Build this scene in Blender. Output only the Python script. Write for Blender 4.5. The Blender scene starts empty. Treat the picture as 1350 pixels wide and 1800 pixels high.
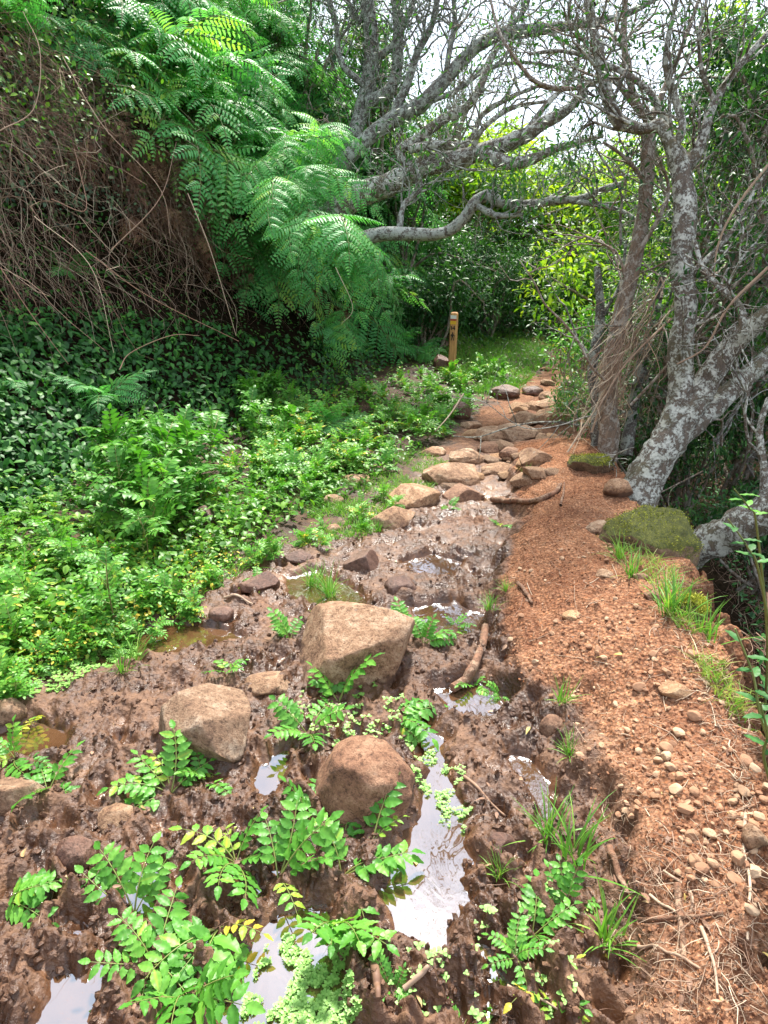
import bpy, math, random
import numpy as np
from mathutils import Vector, Matrix
sc = bpy.context.scene
COL = sc.collection
# ---------------------------------------------------------------- camera, sky, sun, exposure
F = 1173.0                       # focal length in pixels of the 1350x1800 photograph
PITCH = math.radians(20.4)
CAM = np.array([0.0, 0.0, 1.5])
CP, SP = math.cos(PITCH), math.sin(PITCH)
cd = bpy.data.cameras.new('camera'); cam = bpy.data.objects.new('camera', cd); COL.objects.link(cam)
cd.sensor_fit = 'VERTICAL'; cd.sensor_height = 24.0; cd.sensor_width = 18.0; cd.lens = 24.0 * F / 1800.0
cd.clip_start = 0.05; cd.clip_end = 500.0
cam.location = CAM; cam.rotation_euler = (math.pi / 2 - PITCH, 0, 0)
sc.camera = cam
SUN_EL, SUN_AZ = math.radians(58), math.radians(8)      # azimuth measured from +Y towards +X
w = bpy.data.worlds.new('World'); sc.world = w; w.use_nodes = True
wn, wl = w.node_tree.nodes, w.node_tree.links
bg = wn['Background']
sky = wn.new('ShaderNodeTexSky'); sky.sky_type = 'NISHITA'; sky.sun_disc = False
sky.sun_elevation = SUN_EL; sky.sun_rotation = SUN_AZ; sky.dust_density = 2.0
tcw = wn.new('ShaderNodeTexCoord'); mpw = wn.new('ShaderNodeMapping'); mpw.inputs['Scale'].default_value = (1, 1, 2.2)
nzw = wn.new('ShaderNodeTexNoise'); nzw.inputs['Scale'].default_value = 2.2; nzw.inputs['Detail'].default_value = 7
crw = wn.new('ShaderNodeValToRGB'); crw.color_ramp.elements[0].position = 0.36; crw.color_ramp.elements[1].position = 0.62
crw.color_ramp.elements[0].color = (0.6, 0.6, 0.6, 1)
mxw = wn.new('ShaderNodeMixRGB'); mxw.inputs[2].default_value = (5.3, 5.8, 6.6, 1)   # cloud radiance before the 0.1 strength
wl.new(tcw.outputs['Generated'], mpw.inputs['Vector']); wl.new(mpw.outputs[0], nzw.inputs['Vector'])
wl.new(nzw.outputs['Fac'], crw.inputs[0]); wl.new(crw.outputs[0], mxw.inputs[0]); wl.new(sky.outputs[0], mxw.inputs[1])
wl.new(mxw.outputs[0], bg.inputs[0]); bg.inputs[1].default_value = 0.1
sd = bpy.data.lights.new('sun', 'SUN'); sd.energy = 3.3; sd.angle = math.radians(5); sd.color = (1.0, 0.95, 0.86)
sun = bpy.data.objects.new('sun', sd); COL.objects.link(sun)
sdir = Vector((math.cos(SUN_EL) * math.sin(SUN_AZ), math.cos(SUN_EL) * math.cos(SUN_AZ), math.sin(SUN_EL)))
sun.rotation_euler = sdir.to_track_quat('Z', 'Y').to_euler()
sc.view_settings.view_transform = 'Standard'; sc.view_settings.look = 'None'
sc.view_settings.exposure = 1.68; sc.view_settings.gamma = 1.0
sc.cycles.max_bounces = 6; sc.cycles.transparent_max_bounces = 6

# ---------------------------------------------------------------- helpers
R = np.random.default_rng(7)
rnd = random.Random(11)
def ray(px, py):
    u = (px - 675.0) / F; v = (py - 900.0) / F
    return np.array([u, CP - v * SP, -SP - v * CP])
def P(px, py, t): return CAM + t * ray(px, py)           # the point at depth t metres along the view
def Gz(px, py, z=0.0):
    r = ray(px, py); t = (z - CAM[2]) / r[2]; return CAM + t * r
def pol(pts, z=0.0): return np.array([Gz(a, b, z)[:2] for a, b in pts])

_perm = np.random.default_rng(3).permutation(256); _perm = np.concatenate([_perm, _perm, _perm])
_grad = np.random.default_rng(4).normal(size=(256, 3)); _grad /= np.linalg.norm(_grad, axis=1)[:, None]
def perlin(x, y, z=0.0):
    x, y, z = np.broadcast_arrays(np.asarray(x, float), np.asarray(y, float), np.asarray(z, float))
    xi, yi, zi = np.floor(x).astype(int), np.floor(y).astype(int), np.floor(z).astype(int)
    xf, yf, zf = x - xi, y - yi, z - zi
    f = lambda t: t * t * t * (t * (t * 6 - 15) + 10)
    u, v, ww = f(xf), f(yf), f(zf)
    def g(i, j, k):
        h = _perm[(_perm[(_perm[(xi + i) & 255] + yi + j) & 255] + zi + k) & 255]
        gg = _grad[h]
        return gg[..., 0] * (xf - i) + gg[..., 1] * (yf - j) + gg[..., 2] * (zf - k)
    l = lambda a, b, t: a + t * (b - a)
    return l(l(l(g(0,0,0), g(1,0,0), u), l(g(0,1,0), g(1,1,0), u), v), l(l(g(0,0,1), g(1,0,1), u), l(g(0,1,1), g(1,1,1), u), v), ww) * 1.6
def fbm(x, y, z=0.0, o=4, ridge=False):
    s = 0; a = 1.0; n = 0
    for i in range(o):
        p = perlin(x * 2**i + 17 * i, y * 2**i - 9 * i, np.asarray(z) * 2**i + 3 * i)
        if ridge: p = 1 - 2.2 * np.abs(p)
        s = s + a * p; n += a; a *= 0.5
    return s / n
def sst(a, b, x):
    t = np.clip((x - a) / (b - a), 0, 1); return t * t * (3 - 2 * t)
def sdf(poly, x, y):                                     # signed distance, negative inside
    d = np.full(x.shape, 1e9); ins = np.zeros(x.shape, bool); n = len(poly)
    for i in range(n):
        a, b = poly[i], poly[(i + 1) % n]; e = b - a
        t = np.clip(((x - a[0]) * e[0] + (y - a[1]) * e[1]) / (e @ e), 0, 1)
        d = np.minimum(d, (x - a[0] - t * e[0])**2 + (y - a[1] - t * e[1])**2)
        c = ((a[1] <= y) != (b[1] <= y))
        with np.errstate(divide='ignore', invalid='ignore'):
            xx = a[0] + (y - a[1]) / (b[1] - a[1] + 1e-12) * e[0]
        ins ^= c & (x < xx)
    return np.where(ins, -1, 1) * np.sqrt(d)

class MB:                                                # collects geometry, then links it as ONE mesh object
    def __init__(s): s.v = []; s.f = []; s.n = 0; s.t = []; s.mi = []
    def add(s, v, f, tint=None, m=0):
        v = np.asarray(v, float).reshape(-1, 3); f = np.asarray(f, int)
        s.v.append(v); s.f.append(f + s.n); s.n += len(v)
        s.t.append(np.broadcast_to(np.asarray(0.5 if tint is None else tint, float), (len(v),)))
        s.mi.append(np.full(len(f), m))
    def mesh(s, name, mats, smooth=True, vecs=None):
        me = bpy.data.meshes.new(name)
        v = np.concatenate(s.v); me.vertices.add(len(v)); me.vertices.foreach_set('co', v.ravel())
        loops = np.concatenate([f.ravel() for f in s.f]); cnt = np.concatenate([np.full(len(f), f.shape[1]) for f in s.f])
        me.loops.add(len(loops)); me.loops.foreach_set('vertex_index', loops.astype(np.int32))
        me.polygons.add(len(cnt)); st = np.concatenate([[0], np.cumsum(cnt)[:-1]])
        me.polygons.foreach_set('loop_start', st.astype(np.int32)); me.polygons.foreach_set('loop_total', cnt.astype(np.int32))
        me.polygons.foreach_set('material_index', np.concatenate(s.mi).astype(np.int32))
        at = me.attributes.new('tint', 'FLOAT', 'POINT'); at.data.foreach_set('value', np.concatenate(s.t).astype(np.float32))
        for k, a in (vecs or {}).items():
            q = me.attributes.new(k, 'FLOAT', 'POINT'); q.data.foreach_set('value', a.astype(np.float32))
        for m in (mats if isinstance(mats, (list, tuple)) else [mats]): me.materials.append(m)
        me.update(calc_edges=True); me.polygons.foreach_set('use_smooth', np.full(len(cnt), smooth)); me.validate()
        return me
    def build(s, name, mats, parent=None, smooth=True, vecs=None, loc=(0, 0, 0)):
        return link(name, s.mesh(name, mats, smooth, vecs), parent, loc)
def link(name, me, parent=None, loc=(0, 0, 0), rot=None, scale=1.0):
    o = bpy.data.objects.new(name, me); COL.objects.link(o)
    if parent is not None: o.parent = parent
    o.location = loc
    if rot is not None: o.rotation_euler = rot
    if np.ndim(scale): o.scale = scale
    else: o.scale = (scale,) * 3
    return o
def tag(o, label=None, cat=None, group=None, kind=None):
    for k, v in (('label', label), ('category', cat), ('group', group), ('kind', kind)):
        if v: o[k] = v
    return o

def catmull(pts, n):                                     # pts (k,d) -> (n,d)
    p = np.asarray(pts, float); k = len(p)
    p = np.vstack([2 * p[0] - p[1], p, 2 * p[-1] - p[-2]])
    t = np.linspace(0, k - 1 - 1e-6, n); i = t.astype(int); f = (t - i)[:, None]
    a, b, c, d = p[i], p[i + 1], p[i + 2], p[i + 3]
    return 0.5 * (2 * b + (c - a) * f + (2 * a - 5 * b + 4 * c - d) * f**2 + (3 * b - a - 3 * c + d) * f**3)
def tube(mb, pts, rad, sides=8, tint=0.5, m=0, bump=0.0, cap=True):
    pts = np.asarray(pts, float); n = len(pts); rad = np.broadcast_to(rad, (n,))
    T = np.gradient(pts, axis=0); T /= np.linalg.norm(T, axis=1)[:, None] + 1e-9
    up = np.array([0, 0, 1.0]) if abs(T[0, 2]) < 0.9 else np.array([1.0, 0, 0])
    A = np.cross(T[0], up); A /= np.linalg.norm(A); As = [A]
    for i in range(1, n):
        A = A - T[i] * (A @ T[i]); A /= np.linalg.norm(A) + 1e-9; As.append(A)
    A = np.array(As); B = np.cross(T, A)
    th = np.linspace(0, 2 * np.pi, sides, endpoint=False)
    ring = A[:, None] * np.cos(th)[None, :, None] + B[:, None] * np.sin(th)[None, :, None]
    r = rad[:, None] * np.ones(sides)
    if bump:
        q = pts[:, None] + ring * rad[:, None, None]
        r = r * (1 + bump * perlin(q[..., 0] * 14, q[..., 1] * 14, q[..., 2] * 9) + bump * 0.6 * perlin(q[..., 0] * 40, q[..., 1] * 40, q[..., 2] * 30))
    v = (pts[:, None] + ring * r[..., None]).reshape(-1, 3)
    i = np.arange(n - 1)[:, None] * sides; j = np.arange(sides)[None]; j2 = (j + 1) % sides
    f = np.stack([i + j, i + j2, i + sides + j2, i + sides + j], -1).reshape(-1, 4)
    mb.add(v, f, tint, m)
    if cap and sides > 3:
        c = np.array([[pts[-1][0], pts[-1][1], pts[-1][2]]]) + T[-1] * rad[-1] * 0.5
        e = (n - 1) * sides
        vv = np.vstack([v[e:], c]); ff = np.stack([np.arange(sides), (np.arange(sides) + 1) % sides, np.full(sides, sides)], -1)
        mb.add(vv, ff, tint, m)
def strands(mb, base, dirs, L, seg, r0, sag, wob, tint, sides=3):   # many thin curved strands at once
    n = len(base); s = np.linspace(0, 1, seg + 1)
    dirs = dirs / np.linalg.norm(dirs, axis=1)[:, None]
    w1 = R.normal(size=(n, 3)) * wob; w2 = R.normal(size=(n, 3)) * wob
    p = base[:, None] + dirs[:, None] * (L[:, None] * s)[..., None]
    p = p + (w1[:, None] * np.sin(s * 5)[None, :, None] + w2[:, None] * np.sin(s * 9 + 1)[None, :, None] * 0.5) * L[:, None, None] * s[None, :, None]
    p[..., 2] -= (sag * L)[:, None] * s**2
    T = np.gradient(p, axis=1); T /= np.linalg.norm(T, axis=2)[..., None] + 1e-9
    a = R.normal(size=(n, 1, 3)); A = np.cross(T, a); A /= np.linalg.norm(A, axis=2)[..., None] + 1e-9; B = np.cross(T, A)
    rr = (r0[:, None] * (1 - 0.75 * s))[..., None]
    th = np.arange(sides) * 2 * np.pi / sides
    v = p[:, :, None] + (A[:, :, None] * np.cos(th)[:, None] + B[:, :, None] * np.sin(th)[:, None]) * rr[:, :, None]
    k = sides; idx = np.arange(n)[:, None, None] * (seg + 1) * k; i = np.arange(seg)[None, :, None] * k; j = np.arange(k)[None, None]; j2 = (j + 1) % k
    f = np.stack([idx + i + j, idx + i + j2, idx + i + k + j2, idx + i + k + j], -1).reshape(-1, 4)
    mb.add(v.reshape(-1, 3), f, np.repeat(tint, (seg + 1) * k))
    return p
def leaves(mb, pos, dirs, ups, L, W, tint, fold=0.25, curl=0.25, m=0):  # many folded leaves: 7 verts, 4 quads/tris each
    n = len(pos); d = dirs / (np.linalg.norm(dirs, axis=1)[:, None] + 1e-9)
    s = np.cross(d, ups); s /= np.linalg.norm(s, axis=1)[:, None] + 1e-9; u = np.cross(s, d)
    L = np.broadcast_to(L, (n,)); W = np.broadcast_to(W, (n,))
    tpl = np.array([(0,0,0), (.32,.5,.5), (.72,.38,.38), (1,0,0), (.72,-.38,.38), (.32,-.5,.5), (.32,0,0), (.72,0,0)])
    x = tpl[:, 0] * L[:, None]; y = tpl[:, 1] * W[:, None]; z = tpl[:, 2] * W[:, None] * fold - curl * (tpl[:, 0]**2) * L[:, None]
    v = pos[:, None] + d[:, None] * x[..., None] + s[:, None] * y[..., None] + u[:, None] * z[..., None]
    q = np.array([(6,7,2,1), (6,5,4,7)]); tr = np.array([(0,6,1), (0,5,6), (7,3,2), (7,4,3)])
    o = np.arange(n)[:, None, None] * 8
    b = mb.n
    mb.add(v.reshape(-1, 3), (o + q).reshape(-1, 4), np.repeat(np.broadcast_to(tint, (n,)), 8), m)
    mb.f.append((o + tr).reshape(-1, 3) + b); mb.mi.append(np.full(n * 4, m))
def rdir(n): 
    a = R.normal(size=(n, 3)); return a / np.linalg.norm(a, axis=1)[:, None]

# ---------------------------------------------------------------- materials
def nmat(name):
    m = bpy.data.materials.new(name); m.use_nodes = True; nt = m.node_tree
    return m, nt, nt.nodes, nt.links, nt.nodes['Principled BSDF']
def ramp(n, stops):
    c = n.new('ShaderNodeValToRGB'); e = c.color_ramp.elements
    while len(e) < len(stops): e.new(0.5)
    for k, (p, q) in enumerate(stops): e[k].position = p; e[k].color = (*q, 1) if len(q) == 3 else q
    return c
def ramp_on(n, l, sock, stops):
    c = ramp(n, stops); l.new(sock, c.inputs[0]); return c.outputs[0]
def noise(n, l, scale, detail=4, vec=None, rough=0.6, dist=0.0):
    a = n.new('ShaderNodeTexNoise'); a.inputs['Scale'].default_value = scale; a.inputs['Detail'].default_value = detail
    a.inputs['Roughness'].default_value = rough; a.inputs['Distortion'].default_value = dist
    if vec is not None: l.new(vec, a.inputs['Vector'])
    return a
def attr(n, name):
    a = n.new('ShaderNodeAttribute'); a.attribute_name = name; return a
def mix(n, l, fac, a, b, mode='MIX'):
    m = n.new('ShaderNodeMixRGB'); m.blend_type = mode
    for k, q in ((0, fac), (1, a), (2, b)):
        if isinstance(q, (int, float)): m.inputs[k].default_value = q if k == 0 else (q, q, q, 1)
        elif isinstance(q, tuple): m.inputs[k].default_value = (*q, 1)
        else: l.new(q, m.inputs[k])
    return m.outputs[0]
def math_(n, l, op, a, b=0.0, clamp=False):
    m = n.new('ShaderNodeMath'); m.operation = op; m.use_clamp = clamp
    for k, q in ((0, a), (1, b)):
        if isinstance(q, (int, float)): m.inputs[k].default_value = q
        else: l.new(q, m.inputs[k])
    return m.outputs[0]
def leafmat(name, stops, rough=0.42, trans=0.35, tcol=None, rand=0.25):
    m, nt, n, l, p = nmat(name)
    a = attr(n, 'tint'); oi = n.new('ShaderNodeObjectInfo')
    ofs = math_(n, l, 'MULTIPLY', math_(n, l, 'SUBTRACT', oi.outputs['Random'], 0.5), rand)
    fac = math_(n, l, 'ADD', a.outputs['Fac'], ofs, True)
    cr = ramp(n, stops); l.new(fac, cr.inputs[0])
    g = n.new('ShaderNodeNewGeometry'); nz = noise(n, l, 30, 3, g.outputs['Position'])
    col = mix(n, l, 0.35, cr.outputs[0], nz.outputs['Fac'], 'OVERLAY')
    n5 = noise(n, l, 55, 4, g.outputs['Position'], .7)       # specks of mud and blemishes
    col = mix(n, l, ramp_on(n, l, n5.outputs['Fac'], [(.62, (0,0,0)), (.70, (.55,.55,.55))]), col, (.16,.10,.045))
    l.new(col, p.inputs['Base Color']); p.inputs['Roughness'].default_value = rough
    tr = n.new('ShaderNodeBsdfTranslucent'); l.new(mix(n, l, 1.0, col, tcol or (1.25, 1.5, 0.6), 'MULTIPLY'), tr.inputs[0])
    p.inputs['Specular IOR Level'].default_value = .3
    ms = n.new('ShaderNodeMixShader'); ms.inputs[0].default_value = trans
    l.new(p.outputs[0], ms.inputs[1]); l.new(tr.outputs[0], ms.inputs[2]); l.new(ms.outputs[0], n['Material Output'].inputs[0])
    return m
M = {}
M['herb'] = leafmat('herb_leaf', [(0, (.04,.15,.02)), (.45, (.09,.28,.035)), (.8, (.17,.40,.055)), (.95, (.38,.46,.05)), (1, (.55,.42,.05))], trans=0.3, rand=.22)
M['herb_far'] = leafmat('herb_leaf_mid', [(0, (.03,.11,.012)), (.5, (.11,.28,.025)), (.9, (.25,.43,.045)), (1, (.42,.42,.06))], trans=0.3)
M['herb_stem'] = leafmat('herb_stem', [(0, (.13,.10,.04)), (1, (.22,.28,.07))], trans=0.05)
M['fern'] = leafmat('fern_green', [(0, (.04,.19,.045)), (.5, (.12,.42,.12)), (.85, (.24,.56,.17)), (1, (.36,.56,.10))], trans=0.4, rand=0.6)
M['fern_rachis'] = leafmat('fern_stalk', [(0, (.10,.14,.04)), (1, (.22,.26,.08))], trans=0.0)
M['fern_dead'] = leafmat('dead_bracken', [(0, (.07,.035,.025)), (.6, (.17,.085,.05)), (1, (.32,.19,.10))], rough=.8, trans=.15, tcol=(1.1,.8,.5))
M['ivy'] = leafmat('groundcover_leaf', [(0, (.012,.055,.012)), (.6, (.035,.15,.022)), (1, (.11,.30,.035))], rough=.5, trans=.2)
M['bramble'] = leafmat('bramble_leaf', [(0, (.06,.10,.07)), (.5, (.12,.22,.10)), (.8, (.30,.38,.20)), (1, (.50,.40,.08))], rough=.4, trans=.2)
M['dry'] = leafmat('dry_stems', [(0, (.06,.035,.028)), (.5, (.24,.135,.09)), (.8, (.42,.30,.21)), (1, (.62,.50,.36))], rough=.85, trans=0, rand=0)
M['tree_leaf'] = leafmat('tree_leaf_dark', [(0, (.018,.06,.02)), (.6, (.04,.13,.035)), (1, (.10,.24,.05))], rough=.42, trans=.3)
M['tree_bright'] = leafmat('tree_leaf_bright', [(0, (.06,.17,.025)), (.5, (.17,.34,.04)), (1, (.38,.48,.06))], rough=.45, trans=.5, tcol=(1.4,1.4,.4))  # leaves in sun: the light is put into a brighter, yellower colour
M['grass'] = leafmat('grass_blade', [(0, (.07,.20,.03)), (.6, (.16,.36,.05)), (.9, (.34,.46,.09)), (1, (.50,.44,.20))], trans=.3)
M['weed'] = leafmat('floating_weed_leaf', [(0, (.14,.32,.06)), (1, (.30,.52,.12))], trans=.2)
M['moss'] = leafmat('moss_shoots', [(0, (.07,.085,.012)), (.5, (.28,.29,.03)), (1, (.56,.54,.09))], trans=.2, rough=.7)
M['litter'] = leafmat('dead_leaf', [(0, (.10,.055,.035)), (.5, (.25,.14,.09)), (.8, (.44,.28,.18)), (1, (.55,.42,.12))], rough=.6, trans=.1, tcol=(1,.8,.5))

def ground_mat():
    m, nt, n, l, p = nmat('mud_and_earth')
    g = n.new('ShaderNodeNewGeometry'); pos = g.outputs['Position']
    dry, soil, wet = attr(n, 'dry'), attr(n, 'soil'), attr(n, 'wet')
    n1 = noise(n, l, 3.2, 6, pos); n2 = noise(n, l, 22, 6, pos, .7); n3 = noise(n, l, 95, 4, pos, .7); n4 = noise(n, l, 260, 3, pos, .7)
    vo = n.new('ShaderNodeTexVoronoi'); vo.inputs['Scale'].default_value = 70; l.new(pos, vo.inputs['Vector'])
    vo2 = n.new('ShaderNodeTexVoronoi'); vo2.inputs['Scale'].default_value = 170; l.new(pos, vo2.inputs['Vector'])
    mudc = ramp(n, [(.36, (.032,.014,.007)), (.5, (.100,.045,.022)), (.64, (.23,.118,.060))]); l.new(mix(n, l, .5, n1.outputs['Fac'], n2.outputs['Fac']), mudc.inputs[0])
    dryc = ramp(n, [(.36, (.09,.04,.025)), (.45, (.19,.088,.052)), (.54, (.33,.172,.10)), (.64, (.54,.34,.22))]); l.new(mix(n, l, .5, mix(n, l, .5, n1.outputs['Fac'], n2.outputs['Fac']), n3.outputs['Fac']), dryc.inputs[0])
    grit = ramp(n, [(.0, (1.35,1.2,1.05)), (.35, (1,1,1)), (1, (.72,.7,.7))]); l.new(vo.outputs['Distance'], grit.inputs[0])
    cc = n.new('ShaderNodeSeparateColor'); l.new(vo2.outputs['Color'], cc.inputs[0])
    sp = ramp(n, [(.0, (.6,.55,.5)), (.15, (1,1,1)), (.8, (1,1,1)), (1, (1.45,1.3,1.1))]); l.new(cc.outputs[0], sp.inputs[0])
    dc = mix(n, l, 1.0, mix(n, l, 1.0, dryc.outputs[0], grit.outputs[0], 'MULTIPLY'), sp.outputs[0], 'MULTIPLY')
    c = mix(n, l, dry.outputs['Fac'], mudc.outputs[0], dc)
    soilc = ramp(n, [(.3, (.008,.006,.004)), (.7, (.030,.020,.012))]); l.new(n2.outputs['Fac'], soilc.inputs[0])  # soil under plants, darkened to carry the shade of the bank's hollow
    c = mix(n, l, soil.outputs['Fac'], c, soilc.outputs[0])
    l.new(c, p.inputs['Base Color'])
    # wet mud is glossy, more so towards the water
    rr = ramp(n, [(.40, (.16,)*3), (.56, (.70,)*3)]); l.new(mix(n, l, .4, n1.outputs['Fac'], n2.outputs['Fac']), rr.inputs[0])
    rr2 = mix(n, l, wet.outputs['Fac'], rr.outputs[0], .09)
    rf = mix(n, l, dry.outputs['Fac'], rr2, .92); rf = mix(n, l, soil.outputs['Fac'], rf, .8)
    l.new(rf, p.inputs['Roughness']); l.new(math_(n, l, 'MULTIPLY', math_(n, l, 'SUBTRACT', 1.0, math_(n, l, 'MAXIMUM', soil.outputs['Fac'], dry.outputs['Fac'])), .6), p.inputs['Specular IOR Level'])
    h = mix(n, l, math_(n, l, 'ADD', math_(n, l, 'MULTIPLY', dry.outputs['Fac'], .2), .3), mix(n, l, .38, n2.outputs['Fac'], n3.outputs['Fac']), vo.outputs['Distance'])
    b = n.new('ShaderNodeBump'); b.inputs['Distance'].default_value = .018; l.new(h, b.inputs['Height'])
    l.new(math_(n, l, 'SUBTRACT', .9, math_(n, l, 'MULTIPLY', wet.outputs['Fac'], .65)), b.inputs['Strength'])
    b2 = n.new('ShaderNodeBump'); b2.inputs['Distance'].default_value = .004; b2.inputs['Strength'].default_value = .5
    l.new(n4.outputs['Fac'], b2.inputs['Height']); l.new(b.outputs[0], b2.inputs['Normal']); l.new(b2.outputs[0], p.inputs['Normal'])
    return m
M['ground'] = ground_mat()
def water_mat():
    m, nt, n, l, p = nmat('muddy_water')
    g = n.new('ShaderNodeNewGeometry'); pos = g.outputs['Position']
    n1 = noise(n, l, 5, 4, pos); c = ramp(n, [(.3, (.10,.045,.02)), (.7, (.22,.11,.05))]); l.new(n1.outputs['Fac'], c.inputs[0])
    l.new(c.outputs[0], p.inputs['Base Color']); p.inputs['Roughness'].default_value = .03; p.inputs['IOR'].default_value = 1.33
    mp = n.new('ShaderNodeMapping'); mp.inputs['Scale'].default_value = (1, .6, 1); l.new(pos, mp.inputs['Vector'])
    n2 = noise(n, l, 9, 3, mp.outputs[0], .55, .8)
    b = n.new('ShaderNodeBump'); b.inputs['Distance'].default_value = .01; b.inputs['Strength'].default_value = .16
    l.new(n2.outputs['Fac'], b.inputs['Height']); l.new(b.outputs[0], p.inputs['Normal'])
    gl = n.new('ShaderNodeBsdfGlossy'); gl.inputs['Roughness'].default_value = .02; gl.inputs[0].default_value = (.80,.90,1,1); l.new(b.outputs[0], gl.inputs['Normal'])
    ms = n.new('ShaderNodeMixShader'); ms.inputs[0].default_value = .32
    tr = n.new('ShaderNodeBsdfTransparent'); tr.inputs[0].default_value = (.55,.35,.2,1)
    m2 = n.new('ShaderNodeMixShader'); m2.inputs[0].default_value = .35; l.new(p.outputs[0], m2.inputs[1]); l.new(tr.outputs[0], m2.inputs[2])
    l.new(m2.outputs[0], ms.inputs[1]); l.new(gl.outputs[0], ms.inputs[2]); l.new(ms.outputs[0], n['Material Output'].inputs[0])
    return m
M['water'] = water_mat()
def rock_mat(name, c1, c2, c3, wet=0.0, moss=0.0):
    m, nt, n, l, p = nmat(name)
    tc = n.new('ShaderNodeTexCoord'); pos = tc.outputs['Object']; oi = n.new('ShaderNodeObjectInfo')
    va = n.new('ShaderNodeVectorMath'); va.operation = 'ADD'; l.new(pos, va.inputs[0]); cb = n.new('ShaderNodeCombineXYZ')
    l.new(math_(n, l, 'MULTIPLY', oi.outputs['Random'], 30), cb.inputs[0]); l.new(cb.outputs[0], va.inputs[1]); pos = va.outputs[0]
    n1 = noise(n, l, 9, 7, pos, .72); n2 = noise(n, l, 42, 6, pos, .8); n3 = noise(n, l, 120, 5, pos, .8)
    c = ramp(n, [(.36, c1), (.5, c2), (.62, c3)]); l.new(mix(n, l, .4, n1.outputs['Fac'], n2.outputs['Fac']), c.inputs[0])
    pit = ramp(n, [(.40, (.3,.27,.24)), (.50, (1,1,1))]); l.new(mix(n, l, .6, n2.outputs['Fac'], n3.outputs['Fac']), pit.inputs[0])
    col = mix(n, l, .9, c.outputs[0], pit.outputs[0], 'MULTIPLY')
    vy = mix(n, l, .5, col, ramp_on(n, l, oi.outputs['Random'], [(0, (.72,.74,.78)), (.5, (1,.95,.9)), (1, (1.25,1.1,.95))]), 'MULTIPLY')
    rr = n.new('ShaderNodeMath'); rr.operation = 'MULTIPLY_ADD'; l.new(n2.outputs['Fac'], rr.inputs[0]); rr.inputs[1].default_value = .5; rr.inputs[2].default_value = .55 - .5 * wet
    col = vy
    if moss > 0:
        g = n.new('ShaderNodeNewGeometry'); sx = n.new('ShaderNodeSeparateXYZ'); l.new(g.outputs['Normal'], sx.inputs[0])
        f = math_(n, l, 'ADD', math_(n, l, 'MULTIPLY', sx.outputs[2], .5), n1.outputs['Fac']); f = ramp_on(n, l, f, [(.95 - moss * .42, (0,0,0)), (1.02 - moss * .42, (1,1,1))])
        mc = ramp(n, [(.3, (.03,.035,.008)), (.5, (.11,.12,.018)), (.7, (.24,.23,.04))]); l.new(n2.outputs['Fac'], mc.inputs[0])
        col = mix(n, l, f, col, mc.outputs[0])
    else:                                                    # pale lichen spots
        vo = n.new('ShaderNodeTexVoronoi'); vo.inputs['Scale'].default_value = 9; l.new(pos, vo.inputs['Vector'])
        f = ramp_on(n, l, math_(n, l, 'ADD', vo.outputs['Distance'], math_(n, l, 'MULTIPLY', n2.outputs['Fac'], .35)), [(.24, (.7,.7,.7)), (.28, (0,0,0))])
        col = mix(n, l, math_(n, l, 'MULTIPLY', f, 0.0 if wet > .3 else .45), col, (.55,.50,.42))
    sg = n.new('ShaderNodeSeparateXYZ'); l.new(tc.outputs['Generated'], sg.inputs[0])     # dried mud splashed round the foot
    if moss == 0: col = mix(n, l, ramp_on(n, l, math_(n, l, 'ADD', sg.outputs[2], math_(n, l, 'MULTIPLY', math_(n, l, 'SUBTRACT', n1.outputs['Fac'], .5), 1.1)), [(.34, (.85,.85,.85)), (.46, (0,0,0))]), col, (.13,.065,.038))
    l.new(col, p.inputs['Base Color']); l.new(rr.outputs[0], p.inputs['Roughness'])
    b = n.new('ShaderNodeBump'); b.inputs['Distance'].default_value = .022; b.inputs['Strength'].default_value = 1. - .6 * wet
    l.new(mix(n, l, .5, n2.outputs['Fac'], n3.outputs['Fac']), b.inputs['Height']); l.new(b.outputs[0], p.inputs['Normal'])
    return m
M['rock'] = rock_mat('rock_tan', (.20,.10,.055), (.42,.25,.145), (.66,.48,.33))
M['stone'] = leafmat('loose_stone', [(0, (.20,.10,.06)), (.5, (.36,.20,.115)), (1, (.55,.40,.26))], rough=.9, trans=0, rand=.7)
M['rock_red'] = rock_mat('rock_red', (.16,.075,.045), (.32,.17,.10), (.50,.31,.20))
M['rock_wet'] = rock_mat('rock_wet', (.07,.035,.025), (.15,.075,.05), (.25,.15,.11), wet=.7)
M['rock_moss'] = rock_mat('rock_moss', (.12,.08,.05), (.22,.15,.09), (.35,.26,.17), moss=.75)
M['pebble'] = rock_mat('pebble', (.30,.14,.07), (.52,.30,.16), (.70,.52,.32))
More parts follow.
